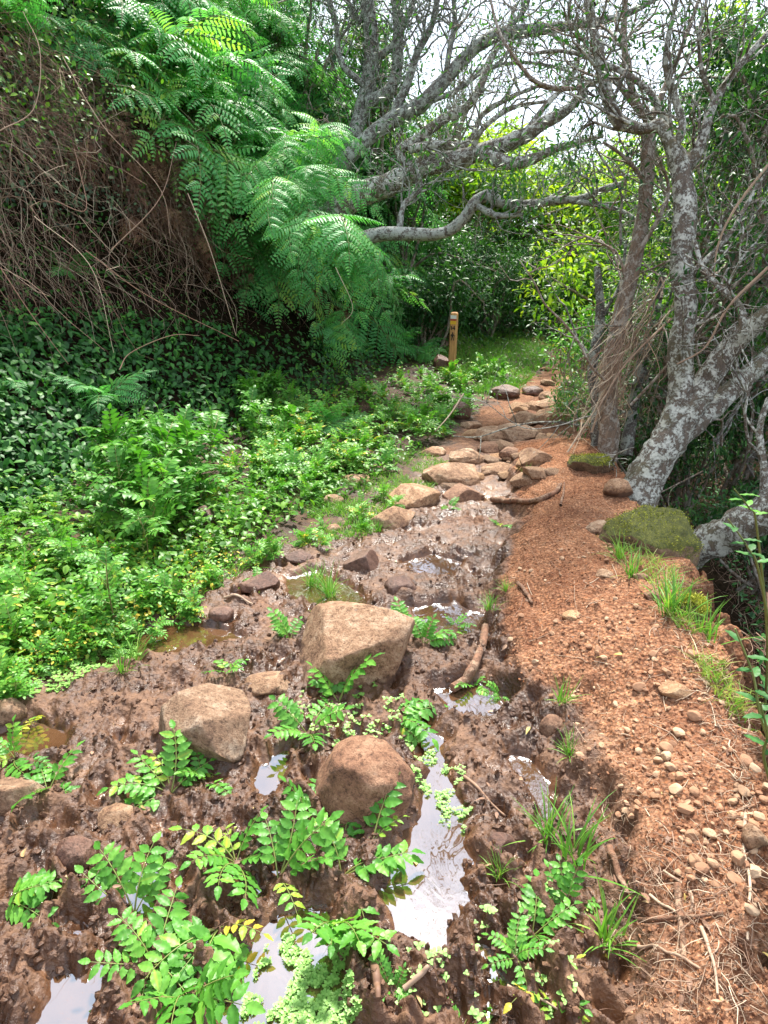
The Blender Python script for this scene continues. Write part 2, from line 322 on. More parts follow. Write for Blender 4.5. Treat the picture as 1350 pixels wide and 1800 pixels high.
def bark_mat(name, base, lich, amount, moss=0.0):
    m, nt, n, l, p = nmat(name)
    g = n.new('ShaderNodeNewGeometry'); pos = g.outputs['Position']
    n0 = noise(n, l, 3.5, 4, pos); n1 = noise(n, l, 16, 6, pos, .7, .4); n2 = noise(n, l, 70, 5, pos, .75)
    mp = n.new('ShaderNodeMapping'); mp.inputs['Scale'].default_value = (40, 40, 7); l.new(pos, mp.inputs['Vector']); n3 = noise(n, l, 1, 5, mp.outputs[0], .7)
    bc = ramp(n, [(.3, tuple(.4 * q for q in base)), (.7, tuple(1.3 * q for q in base))]); l.new(n3.outputs['Fac'], bc.inputs[0])
    f = mix(n, l, .4, n1.outputs['Fac'], n2.outputs['Fac']); f = ramp_on(n, l, f, [(.58 - amount * .2, (0,0,0)), (.63 - amount * .2, (1,1,1))])
    lc = ramp(n, [(.35, tuple(.7 * q for q in lich)), (.65, lich)]); l.new(n2.outputs['Fac'], lc.inputs[0])
    col = mix(n, l, f, bc.outputs[0], lc.outputs[0])
    if moss:
        fm = ramp_on(n, l, n0.outputs['Fac'], [(.5, (0,0,0)), (.6, (moss,)*3)]); col = mix(n, l, fm, col, (.12,.12,.025))
    l.new(col, p.inputs['Base Color']); p.inputs['Roughness'].default_value = .85
    b = n.new('ShaderNodeBump'); b.inputs['Distance'].default_value = .02; b.inputs['Strength'].default_value = .8
    l.new(mix(n, l, .5, n3.outputs['Fac'], mix(n, l, .5, f, n2.outputs['Fac'])), b.inputs['Height']); l.new(b.outputs[0], p.inputs['Normal'])
    return m
M['bark_lichen'] = bark_mat('bark_lichen', (.15,.115,.085), (.60,.60,.52), .5, .25)
M['bark_grey'] = bark_mat('bark_grey', (.15,.12,.10), (.42,.43,.38), .65)
M['bark_brown'] = bark_mat('bark_brown', (.26,.18,.125), (.48,.42,.35), .5)
M['bark_dark'] = bark_mat('bark_dark', (.12,.10,.085), (.40,.42,.36), .55)
M['root'] = bark_mat('root_bark', (.26,.13,.075), (.40,.25,.16), .4)
# ---------------------------------------------------------------- the lie of the land (metres, +Y along the view)
BL = pol([(1120,1950),(1100,1800),(1085,1600),(1040,1450),(1000,1330),(950,1262),(885,1205),(850,1130),(858,1050),(885,950),(885,860),(880,800),(905,740)], 0.0)
BR = pol([(1330,1950),(1320,1760),(1318,1600),(1325,1480),(1335,1390),(1305,1260),(1245,1140),(1195,1020),(1110,890),(1045,800),(1030,740),(1030,700),(1030,650)], 0.22)
VL = pol([(-150,1380),(0,1300),(120,1190),(300,1090),(430,1000),(590,935),(680,865),(770,790),(830,740),(880,700),(980,660)], 0.0)
TOE = np.array([(-3.9,1.2),(-3.2,2.6),(-2.47,4.03),(-1.6,5.9),(-.55,8.1),(.6,10.4),(2.4,13.),(4.6,16.),(9,20.),(16,26.),(40,50.)])
def xat(poly, y):
    o = np.argsort(poly[:, 1]); return np.interp(y, poly[o, 1], poly[o, 0])
def zpath(y): return 0.34 * sst(6, 13, y) + 0.02 * np.clip(y - 12, 0, 30)
def toe_e(x, y):                                         # distance uphill from the foot of the left bank
    xt = xat(TOE, y); dy = 0.05; sl = (xat(TOE, y + .6) - xat(TOE, y - .6)) / 1.2
    return (xt - x) / np.sqrt(1 + sl**2)
PUD = {
 'main': [(738,1250),(780,1290),(790,1350),(825,1425),(822,1500),(808,1590),(800,1660),(765,1685),(735,1655),(682,1640),(662,1560),(688,1485),(735,1425),(748,1350),(712,1290)],
 'weedy': [(395,1850),(400,1720),(440,1650),(480,1585),(560,1590),(598,1650),(605,1740),(650,1850)],
 'corner': [(45,1860),(70,1760),(85,1712),(120,1698),(178,1700),(172,1760),(150,1860)],
 'small': [(440,1362),(475,1322),(515,1308),(508,1350),(480,1402),(448,1396)],
 'berm': [(888,1318),(935,1328),(965,1370),(988,1460),(958,1440),(918,1380)],
 'brown': [(715,1062),(800,1050),(852,1080),(850,1115),(785,1122),(738,1098)],
 'upper': [(500,1012),(555,1000),(645,1042),(640,1072),(560,1062),(510,1042)],
 'stream': [(120,1170),(200,1115),(300,1090),(380,1098),(440,1118),(330,1142),(220,1165),(150,1185)],
 'left': [(-40,1295),(60,1258),(120,1275),(110,1318),(-40,1345)],
 'thin': [(190,1545),(255,1512),(302,1520),(285,1562),(222,1572)],
 'root': [(745,1205),(850,1192),(905,1230),(870,1262),(795,1252)],
 'middle': [(705,985),(760,968),(815,985),(795,1012),(730,1008)],
 'rut': [(845,1700),(870,1702),(880,1810),(850,1820)],
}
PUDW = {k: pol(v) for k, v in PUD.items()}
WATER_Z = -0.012
_dr = np.random.default_rng(21)
DENT = []
for i in range(330):
    px, py = _dr.uniform(-60, 1100), 900 + 980 * _dr.uniform()**.9
    g = Gz(px, py); DENT.append((g[0], g[1], _dr.uniform(.035,.10), _dr.uniform(.02,.045), _dr.uniform(.5, 1.5) + 1.0, _dr.uniform(.012,.034)))
def masks(x, y):
    bl, br, vl = xat(BL, y), xat(BR, y), xat(VL, y)
    wob = 0.09 * perlin(x * 3, y * 3, 5.0) + 0.06 * perlin(x * 9, y * 9, 2.0) + .03 * perlin(x * 24, y * 24, 3.0)
    far = sst(4.6, 6.2, y)
    berm = sst(-0.05, 0.15, x - bl + wob) * (1 - far)
    drop = np.clip(x - br + wob * 1.5, 0, None)
    veg = 1 - sst(-0.15, 0.1, x - vl + wob * 2)
    e = toe_e(x, y) + 0.12 * perlin(x * 1.5, y * 1.5, 8.0)
    return berm, drop, veg, e, far
def H(x, y, fine=True):
    x = np.asarray(x, float); y = np.asarray(y, float)
    berm, drop, veg, e, far = masks(x, y)
    z = zpath(y)
    mud = (1 - berm) * (1 - sst(0, .1, drop))
    z = z + 0.012 + 0.03 * fbm(x * 1.1, y * 1.1, 0, 2) * mud + .05 * veg * sst(0, 1.2, xat(VL, y) - x)
    bh = (0.11 + 0.13 * sst(0, .45, x - xat(BL, y))) * (1 + .25 * fbm(x * 1.4, y * 1.4, 3, 2))
    z = z + berm * bh
    z = z - 0.9 * np.clip(drop, 0, .12) - 1.75 * np.clip(drop - .10, 0, .9) - .35 * np.clip(drop - 1.0, 0, 3) + .12 * np.clip(drop - 5, 0, 40)
    # left bank
    hf = 1 - .42 * sst(9.8, 13.2, y - .43 * e)
    z = z + (.8 * np.clip(e, 0, 1.3) + 8.5 * np.clip(e - 1.42, 0, .18) + 2.05 * np.clip(e - 1.6, 0, 1.6) + .6 * np.clip(e - 3.2, 0, 2) + .1 * np.clip(e - 5.2, 0, 40)) * hf * np.where(e > 0, 1, 0)
    if fine:
        m = mud * (1 - sst(3.4, 6, y) * .6) * (1 - veg * .6) * (1 - sst(0, .2, e))
        z = z + m * (.030 * fbm(x * 5 + .15 * perlin(x * 9, y * 9, 7.), y * 5, 1, 4, True) + .024 * fbm(x * 17, y * 17, 4, 5) + .010 * fbm(x * 45, y * 45, 5, 2) - .006)
        z = z + .026 * berm * fbm(x * 7, y * 7, 6, 5) + .022 * berm * np.maximum(0, fbm(x * 22, y * 22, 7, 3)) + .03 * sst(.05, .5, berm) * (1 - sst(.5, .98, berm)) * fbm(x * 9, y * 9, 12, 4, True)
        z = z + far * .012 * fbm(x * 9, y * 9, 6, 3)
        z = z + sst(0, .3, e) * .07 * fbm(x * 3, y * 3, z * 3, 3)
        near = (y < 4.2) & (np.abs(x) < 2.6)
        if near.any():
            xx, yy = x[near] if x.ndim else x, y[near] if y.ndim else y
            zz = np.zeros(np.shape(xx)); 
            for (a, b, rx, ry, th, dp) in DENT:
                dx, dy_ = xx - a, yy - b; c, s = math.cos(th), math.sin(th)
                q = np.sqrt(((dx * c + dy_ * s) / rx)**2 + ((-dx * s + dy_ * c) / ry)**2)
                k = q < 1.9
                if k.any(): zz[k] += np.where(q[k] < 1, -dp * (1 - q[k]**2), dp * .45 * np.sin(np.clip((q[k] - 1) / .9, 0, 1) * np.pi))
            z = z.copy(); z[near] += (zz * m[near]) 
        z = z + 0
    pd = np.full(np.shape(x), 1e9)
    for k, pw in PUDW.items():
        b0, b1 = pw.min(0) - .5, pw.max(0) + .5
        sel = (x > b0[0]) & (x < b1[0]) & (y > b0[1]) & (y < b1[1])
        if np.any(sel):
            d = sdf(pw, x[sel], y[sel]); d = d + .022 * fbm(x[sel] * 9, y[sel] * 9, 2, 3); pd[sel] = np.minimum(pd[sel], d)
    pf = 1 - sst(-.045, .035, pd)
    z = z * (1 - pf) + pf * (WATER_Z - .035 + .3 * np.clip(z, -.05, .05))
    ring = (1 - sst(.03, .16, pd)) * (1 - pf) * mud
    z = np.maximum(z, (WATER_Z + .004) * ring + (1 - ring) * -9) if fine else z
    return z
_gx = np.arange(-12, 16, .04); _gy = np.arange(.4, 30, .04)
_GH = np.concatenate([H(np.broadcast_to(_gx, (50, len(_gx))) if len(q) == 50 else np.broadcast_to(_gx, (len(q), len(_gx))), np.broadcast_to(q[:, None], (len(q), len(_gx))), False) for q in np.array_split(_gy, 15)])
def Hc(x, y):                                            # quick look-up of the coarse height
    i = np.clip((y - _gy[0]) / .04, 0, len(_gy) - 1.01); j = np.clip((x - _gx[0]) / .04, 0, len(_gx) - 1.01)
    i0, j0 = i.astype(int), j.astype(int); fi, fj = i - i0, j - j0
    return (_GH[i0, j0] * (1 - fj) + _GH[i0, j0 + 1] * fj) * (1 - fi) + (_GH[i0 + 1, j0] * (1 - fj) + _GH[i0 + 1, j0 + 1] * fj) * fi
def ground_at(px, py, dz=0.0):                           # where a line of sight meets the ground
    px = np.asarray(px, float); py = np.asarray(py, float); one = px.ndim == 0
    px, py = np.atleast_1d(px), np.atleast_1d(py); u = (px - 675) / F; v = (py - 900) / F
    r = np.stack([u, CP - v * SP, -SP - v * CP], -1); t = np.full(len(px), .9); done = np.zeros(len(px), bool)
    for k in range(1400):
        q = CAM + r * t[:, None]; done |= q[:, 2] < Hc(q[:, 0], q[:, 1]) + dz
        if done.all() or k > 1390: break
        t = np.where(done, t, t + .018)
    a_, b_ = t - .018, t.copy()
    for k in range(9):
        m_ = (a_ + b_) / 2; q = CAM + r * m_[:, None]; hit = q[:, 2] < Hc(q[:, 0], q[:, 1]) + dz; b_ = np.where(hit, m_, b_); a_ = np.where(hit, a_, m_)
    t = b_; q = CAM + r * t[:, None]
    return q[0] if one else q
def Hs(x, y, fine=True): return float(H(np.array([x]), np.array([y]), fine)[0])
def make_ground():
    ny, nx = 860, 940
    s = np.linspace(0, 1, ny); yy = np.exp(np.log(1.15) + s * (np.log(17.0) - np.log(1.15))) - .6
    yy = np.concatenate([np.linspace(-60, yy[0] - .2, 14), yy, [17.5, 19, 21, 24, 28, 34, 42, 55, 80, 120, 200, 320]])
    u = np.linspace(-1, 1, nx); core = u * 1.0
    ux = core * 1.02 + .0
    ext = np.array([1.1, 1.25, 1.5, 1.9, 2.6, 4, 7, 12, 25, 60, 160, 400])
    ux = np.concatenate([-(ext[::-1]), ux, ext])
    X = ux[None] * (np.clip(yy, .5, 17)[:, None] * .86 + .55) + .12 * np.clip(yy, 0, 17)[:, None] * (1 - np.clip(np.abs(ux), 0, 1))[None]
    Y = np.broadcast_to(yy[:, None], X.shape)
    Z = np.concatenate([H(X[i:i + 60], Y[i:i + 60]) for i in range(0, len(yy), 60)])
    Z = np.where((np.abs(X) > 45) | (Y > 45) | (Y < -20), np.minimum(Z, 6.0), Z)
    n, k = X.shape; v = np.stack([X, Y, Z], -1).reshape(-1, 3)
    i = np.arange(n - 1)[:, None] * k + np.arange(k - 1)[None]
    f = np.stack([i, i + 1, i + k + 1, i + k], -1).reshape(-1, 4)
    x, y, z = v.T
    berm, drop, veg, e, far = masks(x, y)
    pn = fbm(x * 3, y * 3, 9, 4)
    dry = np.clip(sst(.2, .9, berm * sst(-.06, .10, x - xat(BL, y) + .14 * pn)) + far * (1 - veg) * .75 + 0.28 * sst(.1, .5, pn) * (y > 2.5) * (1 - veg), 0, 1)
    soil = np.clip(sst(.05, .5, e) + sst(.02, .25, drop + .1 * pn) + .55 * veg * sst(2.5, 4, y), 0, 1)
    wet = (1 - sst(WATER_Z + .0, WATER_Z + .045, z)) * (1 - np.clip(berm, 0, 1)) * (y < 6)
    mb = MB(); mb.add(v, f)
    o = mb.build('ground', M['ground'], vecs={'dry': dry, 'soil': soil, 'wet': wet})
    tag(o, kind='structure', label='muddy trail with an orange earth berm and a steep left bank')
make_ground()
WNAME = {'main': 'long puddle beside the round red rock reflecting the sky', 'weedy': 'bottom puddle half covered by floating weed', 'corner': 'sky-bright puddle in the bottom left corner',
 'small': 'small bright puddle between the pale block and the round rock', 'berm': 'narrow puddle at the foot of the earth berm', 'brown': 'brown pool upstream of the curved root',
 'upper': 'orange-brown pool above the big boulder', 'stream': 'shallow brown water running along the leafy plants', 'left': 'brown puddle at the left edge of the trail',
 'thin': 'thin film of water in the mud at lower left', 'root': 'brown water around the lower end of the curved root', 'middle': 'wet shallow pool in the middle of the muddy track', 'rut': 'narrow water-filled rut at the bottom of the trail'}
for k, pw in PUDW.items():
    c = pw.mean(0); a = pw - c; q = c + a * (1 + .10 / (np.linalg.norm(a, axis=1)[:, None]))
    q = catmull(np.vstack([q, q[:1]]), 60)[:-1]
    mb = MB(); mb.add(np.column_stack([q, np.full(len(q), WATER_Z)]), np.arange(len(q))[None])
    tag(mb.build('puddle_water', M['water'], smooth=False), label=WNAME[k], kind='structure')

# ---------------------------------------------------------------- rocks
_ico = {}
def ico(sub):
    if sub not in _ico:
        import bmesh
        bm = bmesh.new(); bmesh.ops.create_icosphere(bm, subdivisions=sub, radius=1); bm.verts.ensure_lookup_table()
        _ico[sub] = (np.array([v.co[:] for v in bm.verts]), np.array([[v.index for v in f.verts] for f in bm.faces])); bm.free()
    return _ico[sub]
def rock_mb(rad, seed, kind='boulder', sub=4):
    v, f = ico(sub); v = v.copy(); g = np.random.default_rng(seed)
    cuts = {'boulder': 12, 'round': 5, 'block': 12, 'flat': 9, 'pebble': 6}[kind]; lo = {'boulder': .58, 'round': .84, 'block': .50, 'flat': .6, 'pebble': .42}[kind]
    v = v * (1 + .16 * fbm(v[:, 0] * 1.3 + seed, v[:, 1] * 1.3, v[:, 2] * 1.3, 2) + .05 * fbm(v[:, 0] * 3.5 + seed, v[:, 1] * 3.5, v[:, 2] * 3.5, 3))[:, None]
    for i in range(cuts):
        d = g.normal(size=3); d /= np.linalg.norm(d); h = g.uniform(lo, .92)
        q = v @ d; over = q > h; v[over] -= np.outer((q[over] - h) * (.97 if kind in ('block', 'boulder', 'flat') else .88), d)
    r = 1.0
    amp = .022
    if sub >= 4: r = r + amp * fbm(v[:, 0] * 3.5 + seed, v[:, 1] * 3.5, v[:, 2] * 3.5, 4) + .025 * fbm(v[:, 0] * 12 + seed, v[:, 1] * 12, v[:, 2] * 12, 3, kind != 'round')
    else: r = r + .07 * fbm(v[:, 0] * 3 + seed, v[:, 1] * 3, v[:, 2] * 3, 2)
    v = v * r[:, None]; v /= np.abs(v).max(0); v = v * np.asarray(rad)
    mb = MB(); mb.add(v, f); return mb
def place_rock(px, py, w_, h_, kind, mat, label, seed, cat='rock', group=None, rz=None, emb=.45, name=None, dy=.9, sub=None):
    z = 0.0
    p = ground_at(px, py + .3 * h_); t = (p - CAM) @ np.array([0, CP, -SP]); w_, h_ = (w_ * 1.15, h_ * 1.12) if w_ > 140 else ((w_ * 1.28, h_ * 1.2) if 680 < py < 890 and px > 740 else (w_, h_)); rx = .5 * w_ * t / F
    ry = rx * dy; a = math.atan2(CAM[2] - p[2], p[1]); hv = .5 * h_ * t / F
    q = hv**2 - (ry * math.sin(a))**2
    rz_ = math.sqrt(max(q, (0.42 * rx)**2)) / max(math.cos(a), .5) if q > 0 else .42 * rx
    rz_ = min(rz_, 1.15 * rx)
    if q <= 0: ry = max(.5 * rx, hv / math.sin(a) * .9)
    zc = Hs(p[0], p[1], False) + rz_ * (1 - 2 * emb) * .8
    for i in range(3):
        c = Gz(px, py, zc)
        if np.hypot(*(c - p)[:2]) > .6: c = p.copy(); break
        zc = Hs(c[0], c[1], False) + rz_ * (1 - 2 * emb) * .8
    o = rock_mb((rx, ry, rz_), seed, kind, sub or (5 if w_ > 60 else 4)).build(name or ('boulder' if w_ > 140 else 'rock'), M[mat], loc=(c[0], c[1], zc))
    o.rotation_euler = (0, 0, 0) if rz is None else (0, 0, rz)
    tag(o, label, cat, group)
    return c
ROCKS = [
 (632,1140,200,172,'boulder','rock','big tan boulder in the middle of the muddy track',.30,'boulder'),
 (345,1278,172,180,'block','rock','pale angular block of rock left of the small puddle',.30,'boulder'),
 (642,1378,160,150,'round','rock_red','smooth rounded red-brown rock beside the long puddle',.28,'boulder'),
 (470,1205,85,58,'flat','rock','flat tan stone between the pale block and the big boulder',.45,'rock'),
 (458,1028,78,56,'boulder','rock_wet','dark wet stone left of the orange-brown pool',.35,'rock'),
 (388,1080,46,34,'round','rock_wet','small round wet stone beside the brown stream',.35,'rock'),
 (526,980,62,36,'flat','rock_wet','flat dark stone at the edge of the leafy plants',.4,'rock'),
 (587,935,30,30,'round','rock','small pale round stone below the grassy stones',.35,'rock'),
 (636,994,70,66,'boulder','rock_wet','wet purple-brown rock just above the big boulder',.45,'rock'),
 (704,1036,60,54,'round','rock_wet','mud-coated lump of rock right of the wet purple-brown rock',.5,'rock'),
 (692,912,95,60,'boulder','rock','tan rock with grass along its foot, lowest of the row beside the track',.4,'rock'),
 (728,876,100,56,'flat','rock','broad tan rock second from the bottom in the row beside the track',.4,'rock'),
 (800,838,95,46,'flat','rock','smooth wide rock at the upper bend of the muddy track',.4,'rock'),
 (812,870,64,40,'boulder','rock_red','reddish rock just below the smooth wide rock',.45,'rock'),
 (628,843,52,26,'flat','rock','light stone peeping out of the bright grass',.4,'rock'),
 (132,1508,74,112,'round','rock_wet','long oval grey-brown cobble sunk in the mud',.45,'rock'),
 (206,1440,72,58,'flat','rock','tan stone beneath the leafy spray at left',.4,'rock'),
 (32,1400,95,84,'flat','rock','flat tan rock at the left edge above the oval cobble',.4,'rock'),
 (18,1254,56,50,'round','rock','smooth grey stone at the left edge in the brown puddle',.35,'rock'),
 (971,1280,48,54,'round','rock_red','single round stone at the foot of the earth berm',.25,'rock'),
 (1135,968,170,150,'boulder','rock_moss','big moss-covered rock on the edge of the drop',.66,'boulder'),
 (1086,862,42,38,'boulder','rock','squarish tan stone at the foot of the lichen-covered tree',.25,'rock'),
 (1214,1072,56,52,'round','rock_moss','small mossy rock hanging on the drop below the big mossy one',.45,'rock'),
 (1040,815,66,34,'flat','rock_moss','flat mossy stone by the brown-barked tree',.35,'rock'),
 (1060,930,62,34,'flat','rock','flat pinkish stone left of the big mossy rock',.5,'rock'),
 (300,1592,64,54,'round','rock_wet','rounded stone half buried behind the lower leafy sprays',.5,'rock'),
 (1330,1475,50,56,'block','rock','blocky tan rock at the right edge of the berm',.35,'rock'),
 (1188,1216,58,34,'flat','pebble','flat ochre stone on the right side of the berm',.4,'rock'),
 (865,765,58,28,'round','rock','pale rounded step stone at the top of the bend',.35,'rock'),
 (905,764,66,30,'flat','rock','flat step stone right of the pale rounded one',.35,'rock'),
 (810,725,30,32,'round','rock_wet','dark upright stone among the plants left of the path',.35,'rock'),
 (924,738,46,26,'boulder','rock','chunky step stone in the middle of the rocky climb',.35,'rock'),
 (970,735,58,30,'block','rock','angular step stone at the right of the rocky climb',.35,'rock'),
 (966,713,52,22,'flat','rock','flat step stone above the angular one',.35,'rock'),
 (972,699,40,16,'flat','rock','small flat stone near the top of the rocky climb',.35,'rock'),
 (936,688,30,18,'round','rock_wet','dark stone beside the top of the rocky climb',.35,'rock'),
 (888,690,42,24,'round','rock_wet','dark round stone in the plants below the wooden post',.35,'rock'),
 (938,808,56,36,'boulder','rock','pointed tan stone above the loose root',.35,'rock'),
 (898,798,34,20,'flat','rock_red','small reddish stone left of the pointed tan stone',.4,'rock'),
 (818,804,56,26,'flat','rock','flat pale slab above the smooth wide rock',.45,'rock'),
 (870,826,40,18,'flat','rock','thin tan slab right of the smooth wide rock',.4,'rock'),
 (828,748,30,16,'flat','rock','small stone left of the pale rounded step stone',.35,'rock'),
 (866,788,44,20,'flat','rock_red','low reddish slab under the pale rounded step stone',.45,'rock'),
 (762,796,36,20,'flat','rock','stone at the grass edge left of the flat pale slab',.4,'rock'),
 (1000,676,30,14,'round','rock_wet','small dark stone at the far bend of the path',.3,'rock'),
 (1005,655,24,12,'flat','rock','tiny light stone at the far bend of the path',.3,'rock'),
 (988,607,20,16,'block','rock','grey stone at the far end of the path',.2,'rock'),
 (777,641,34,36,'boulder','rock_wet','dark rock at the foot of the wooden post',.3,'rock'),
 (145,914,62,42,'round','rock_wet','brown rock almost hidden in the leafy plants at left',.35,'rock'),
 (200,968,38,52,'boulder','rock_wet','dark upright rock in the leafy plants at left',.3,'rock'),
 (362,914,46,50,'boulder','rock_wet','dark rock behind the tallest leafy plants',.3,'rock'),
 (585,880,40,26,'round','rock','small tan rock in the grass left of the row of rocks',.35,'rock'),
 (1205,1398,0,0,None,None,None,0,None),
 (430,1290,0,0,None,None,None,0,None),
 (960,770,0,0,None,None,None,0,None),
 (985,1560,70,46,'flat','rock_wet','flat dark stone in the mud beside the lowest grass tuft',.6,'rock'),
 (1060,1010,36,20,'flat','rock','low stone set into the top of the berm',.5,'rock'),
 (1005,1082,34,20,'flat','pebble','pale flat stone near the middle of the berm',.5,'rock'),
 (1125,1015,30,20,'boulder','rock','small stone below the big mossy rock',.35,'rock'),
 (1150,1050,34,24,'boulder','rock_red','reddish stone near the lip of the drop',.35,'rock'),
 (905,985,0,0,None,None,None,0,None),
 (870,1500,90,80,'flat','rock_wet','smooth slab of wet stone right of the long puddle',.72,'rock'),
 (560,1010,0,0,None,None,None,0,None),
]
seed = 100; ROCKC = []
for r in ROCKS:
    seed += 7
    if r[4] is None: continue
    c = place_rock(r[0], r[1], r[2], r[3], r[4], r[5], r[6], seed, emb=r[7] * (.6 if r[1] < 830 else 1), cat=r[8]); ROCKC.append((c[0], c[1], r[2] * .5 * c[1] / F))
# loose stones of the rocky climb and the berm: copies of a few shapes
pebs = [rock_mb((1, .8, .6), 900 + i, 'pebble', 3).mesh('pebble', M['stone'], smooth=False) for i in range(8)]
cob = [rock_mb((1, .75, .42), 950 + i, 'block', 4).mesh('cobble', [M['rock'], M['pebble'], M['rock']][i % 3]) for i in range(6)]
def scatter_px(n, region, rng):                          # random ground points inside a pixel polygon
    reg = np.array(region, float); out = []
    b0, b1 = reg.min(0), reg.max(0)
    while len(out) < n:
        q = rng.uniform(b0, b1, size=(n * 3, 2)); k = sdf(reg, q[:, 0], q[:, 1]) < 0
        out += list(q[k])
    return out[:n]
gr = np.random.default_rng(5)
for i, (px, py) in enumerate(scatter_px(60, [(790,870),(770,800),(860,750),(900,705),(960,668),(1015,668),(1020,740),(1000,800),(960,850),(880,850)], gr)):
    g = ground_at(px, py); s = gr.uniform(.035, .15)
    o = link('cobble', cob[i % 6], None, (g[0], g[1], g[2] + .1 * s), (gr.uniform(-.2,.2), gr.uniform(-.2,.2), gr.uniform(0, 6)), s)
    tag(o, 'small loose cobble bedded between the step stones of the rocky climb', 'stone', 'cobbles on the rocky climb')
for i, (px, py) in enumerate(scatter_px(16, [(930,690),(985,610),(1016,600),(1022,680)], gr)):
    g = ground_at(px, py); s = gr.uniform(.05, .13)
    o = link('cobble', cob[i % 6], None, (g[0], g[1], g[2] + .15 * s), (gr.uniform(-.2,.2), gr.uniform(-.2,.2), gr.uniform(0, 6)), s)
    tag(o, 'stone half hidden in grass where the path bends away beyond the rocky climb', 'stone', 'stones at the far bend')
for i, (px, py) in enumerate(scatter_px(150, [(1130,1130),(1220,1140),(1300,1280),(1345,1400),(1330,1620),(1190,1560),(1140,1400),(1110,1300)], gr)):
    g = ground_at(px, py); s = gr.uniform(.006, .013) if gr.uniform() < .7 else gr.uniform(.013, .024)
    o = link('pebble', pebs[i % 8], None, (g[0], g[1], Hs(g[0], g[1]) + .35 * s), (gr.uniform(-.4,.4), gr.uniform(-.4,.4), gr.uniform(0, 6)), s)
    tag(o, 'ochre pebble in the loose scatter down the right side of the berm', 'pebble', 'pebbles on the right side of the berm')
for i, (px, py) in enumerate(scatter_px(110, [(900,1000),(1050,900),(1150,1020),(1180,1200),(1110,1500),(1050,1400),(960,1230),(880,1120)], gr)):
    g = ground_at(px, py); s = gr.uniform(.005, .016)
    o = link('pebble', pebs[i % 8], None, (g[0], g[1], Hs(g[0], g[1]) + .25 * s), (gr.uniform(-.4,.4), gr.uniform(-.4,.4), gr.uniform(0, 6)), s)
    tag(o, 'small reddish pebble strewn over the open top of the berm', 'pebble', 'pebbles on top of the berm')
# crumbs of earth and grit: far too many to count
mb = MB(); v0, f0 = ico(1)
for reg, n, s0, s1 in (([(870,1000),(1040,850),(1200,1020),(1350,1350),(1350,1800),(1120,1800),(1060,1500),(1000,1330),(880,1180)], 5200, .0015, .006), ([(0,1330),(300,1130),(700,900),(870,900),(870,1130),(1000,1350),(1090,1800),(0,1800)], 5200, .0025, .0125)):
    q = np.array(scatter_px(n, reg, gr)); zz = .15 if s0 < .002 else 0
    g = np.array([Gz(a, b, zz)[:2] for a, b in q]); h = H(g[:, 0], g[:, 1]); s = s0 + (s1 - s0) * gr.uniform(size=n)**3
    ok = h > WATER_Z + .003
    for i in np.where(ok)[0]:
        mb.add(v0 * s[i] * gr.uniform(.6, 1.2, 3) * (1 + .25 * gr.normal(size=(len(v0), 1))) + [g[i, 0], g[i, 1], h[i] + s[i] * .3], f0, gr.uniform())
tag(mb.build('gravel', M['pebble'] if False else M['ground'], smooth=False, vecs={'dry': np.concatenate([np.full(len(a), 1.0 if np.mean(a[:, 0]) > xat(BL, np.mean(a[:, 1])) else 0.) for a in mb.v])}), 'crumbs of earth and fine grit strewn over berm and mud', None, None, 'stuff')
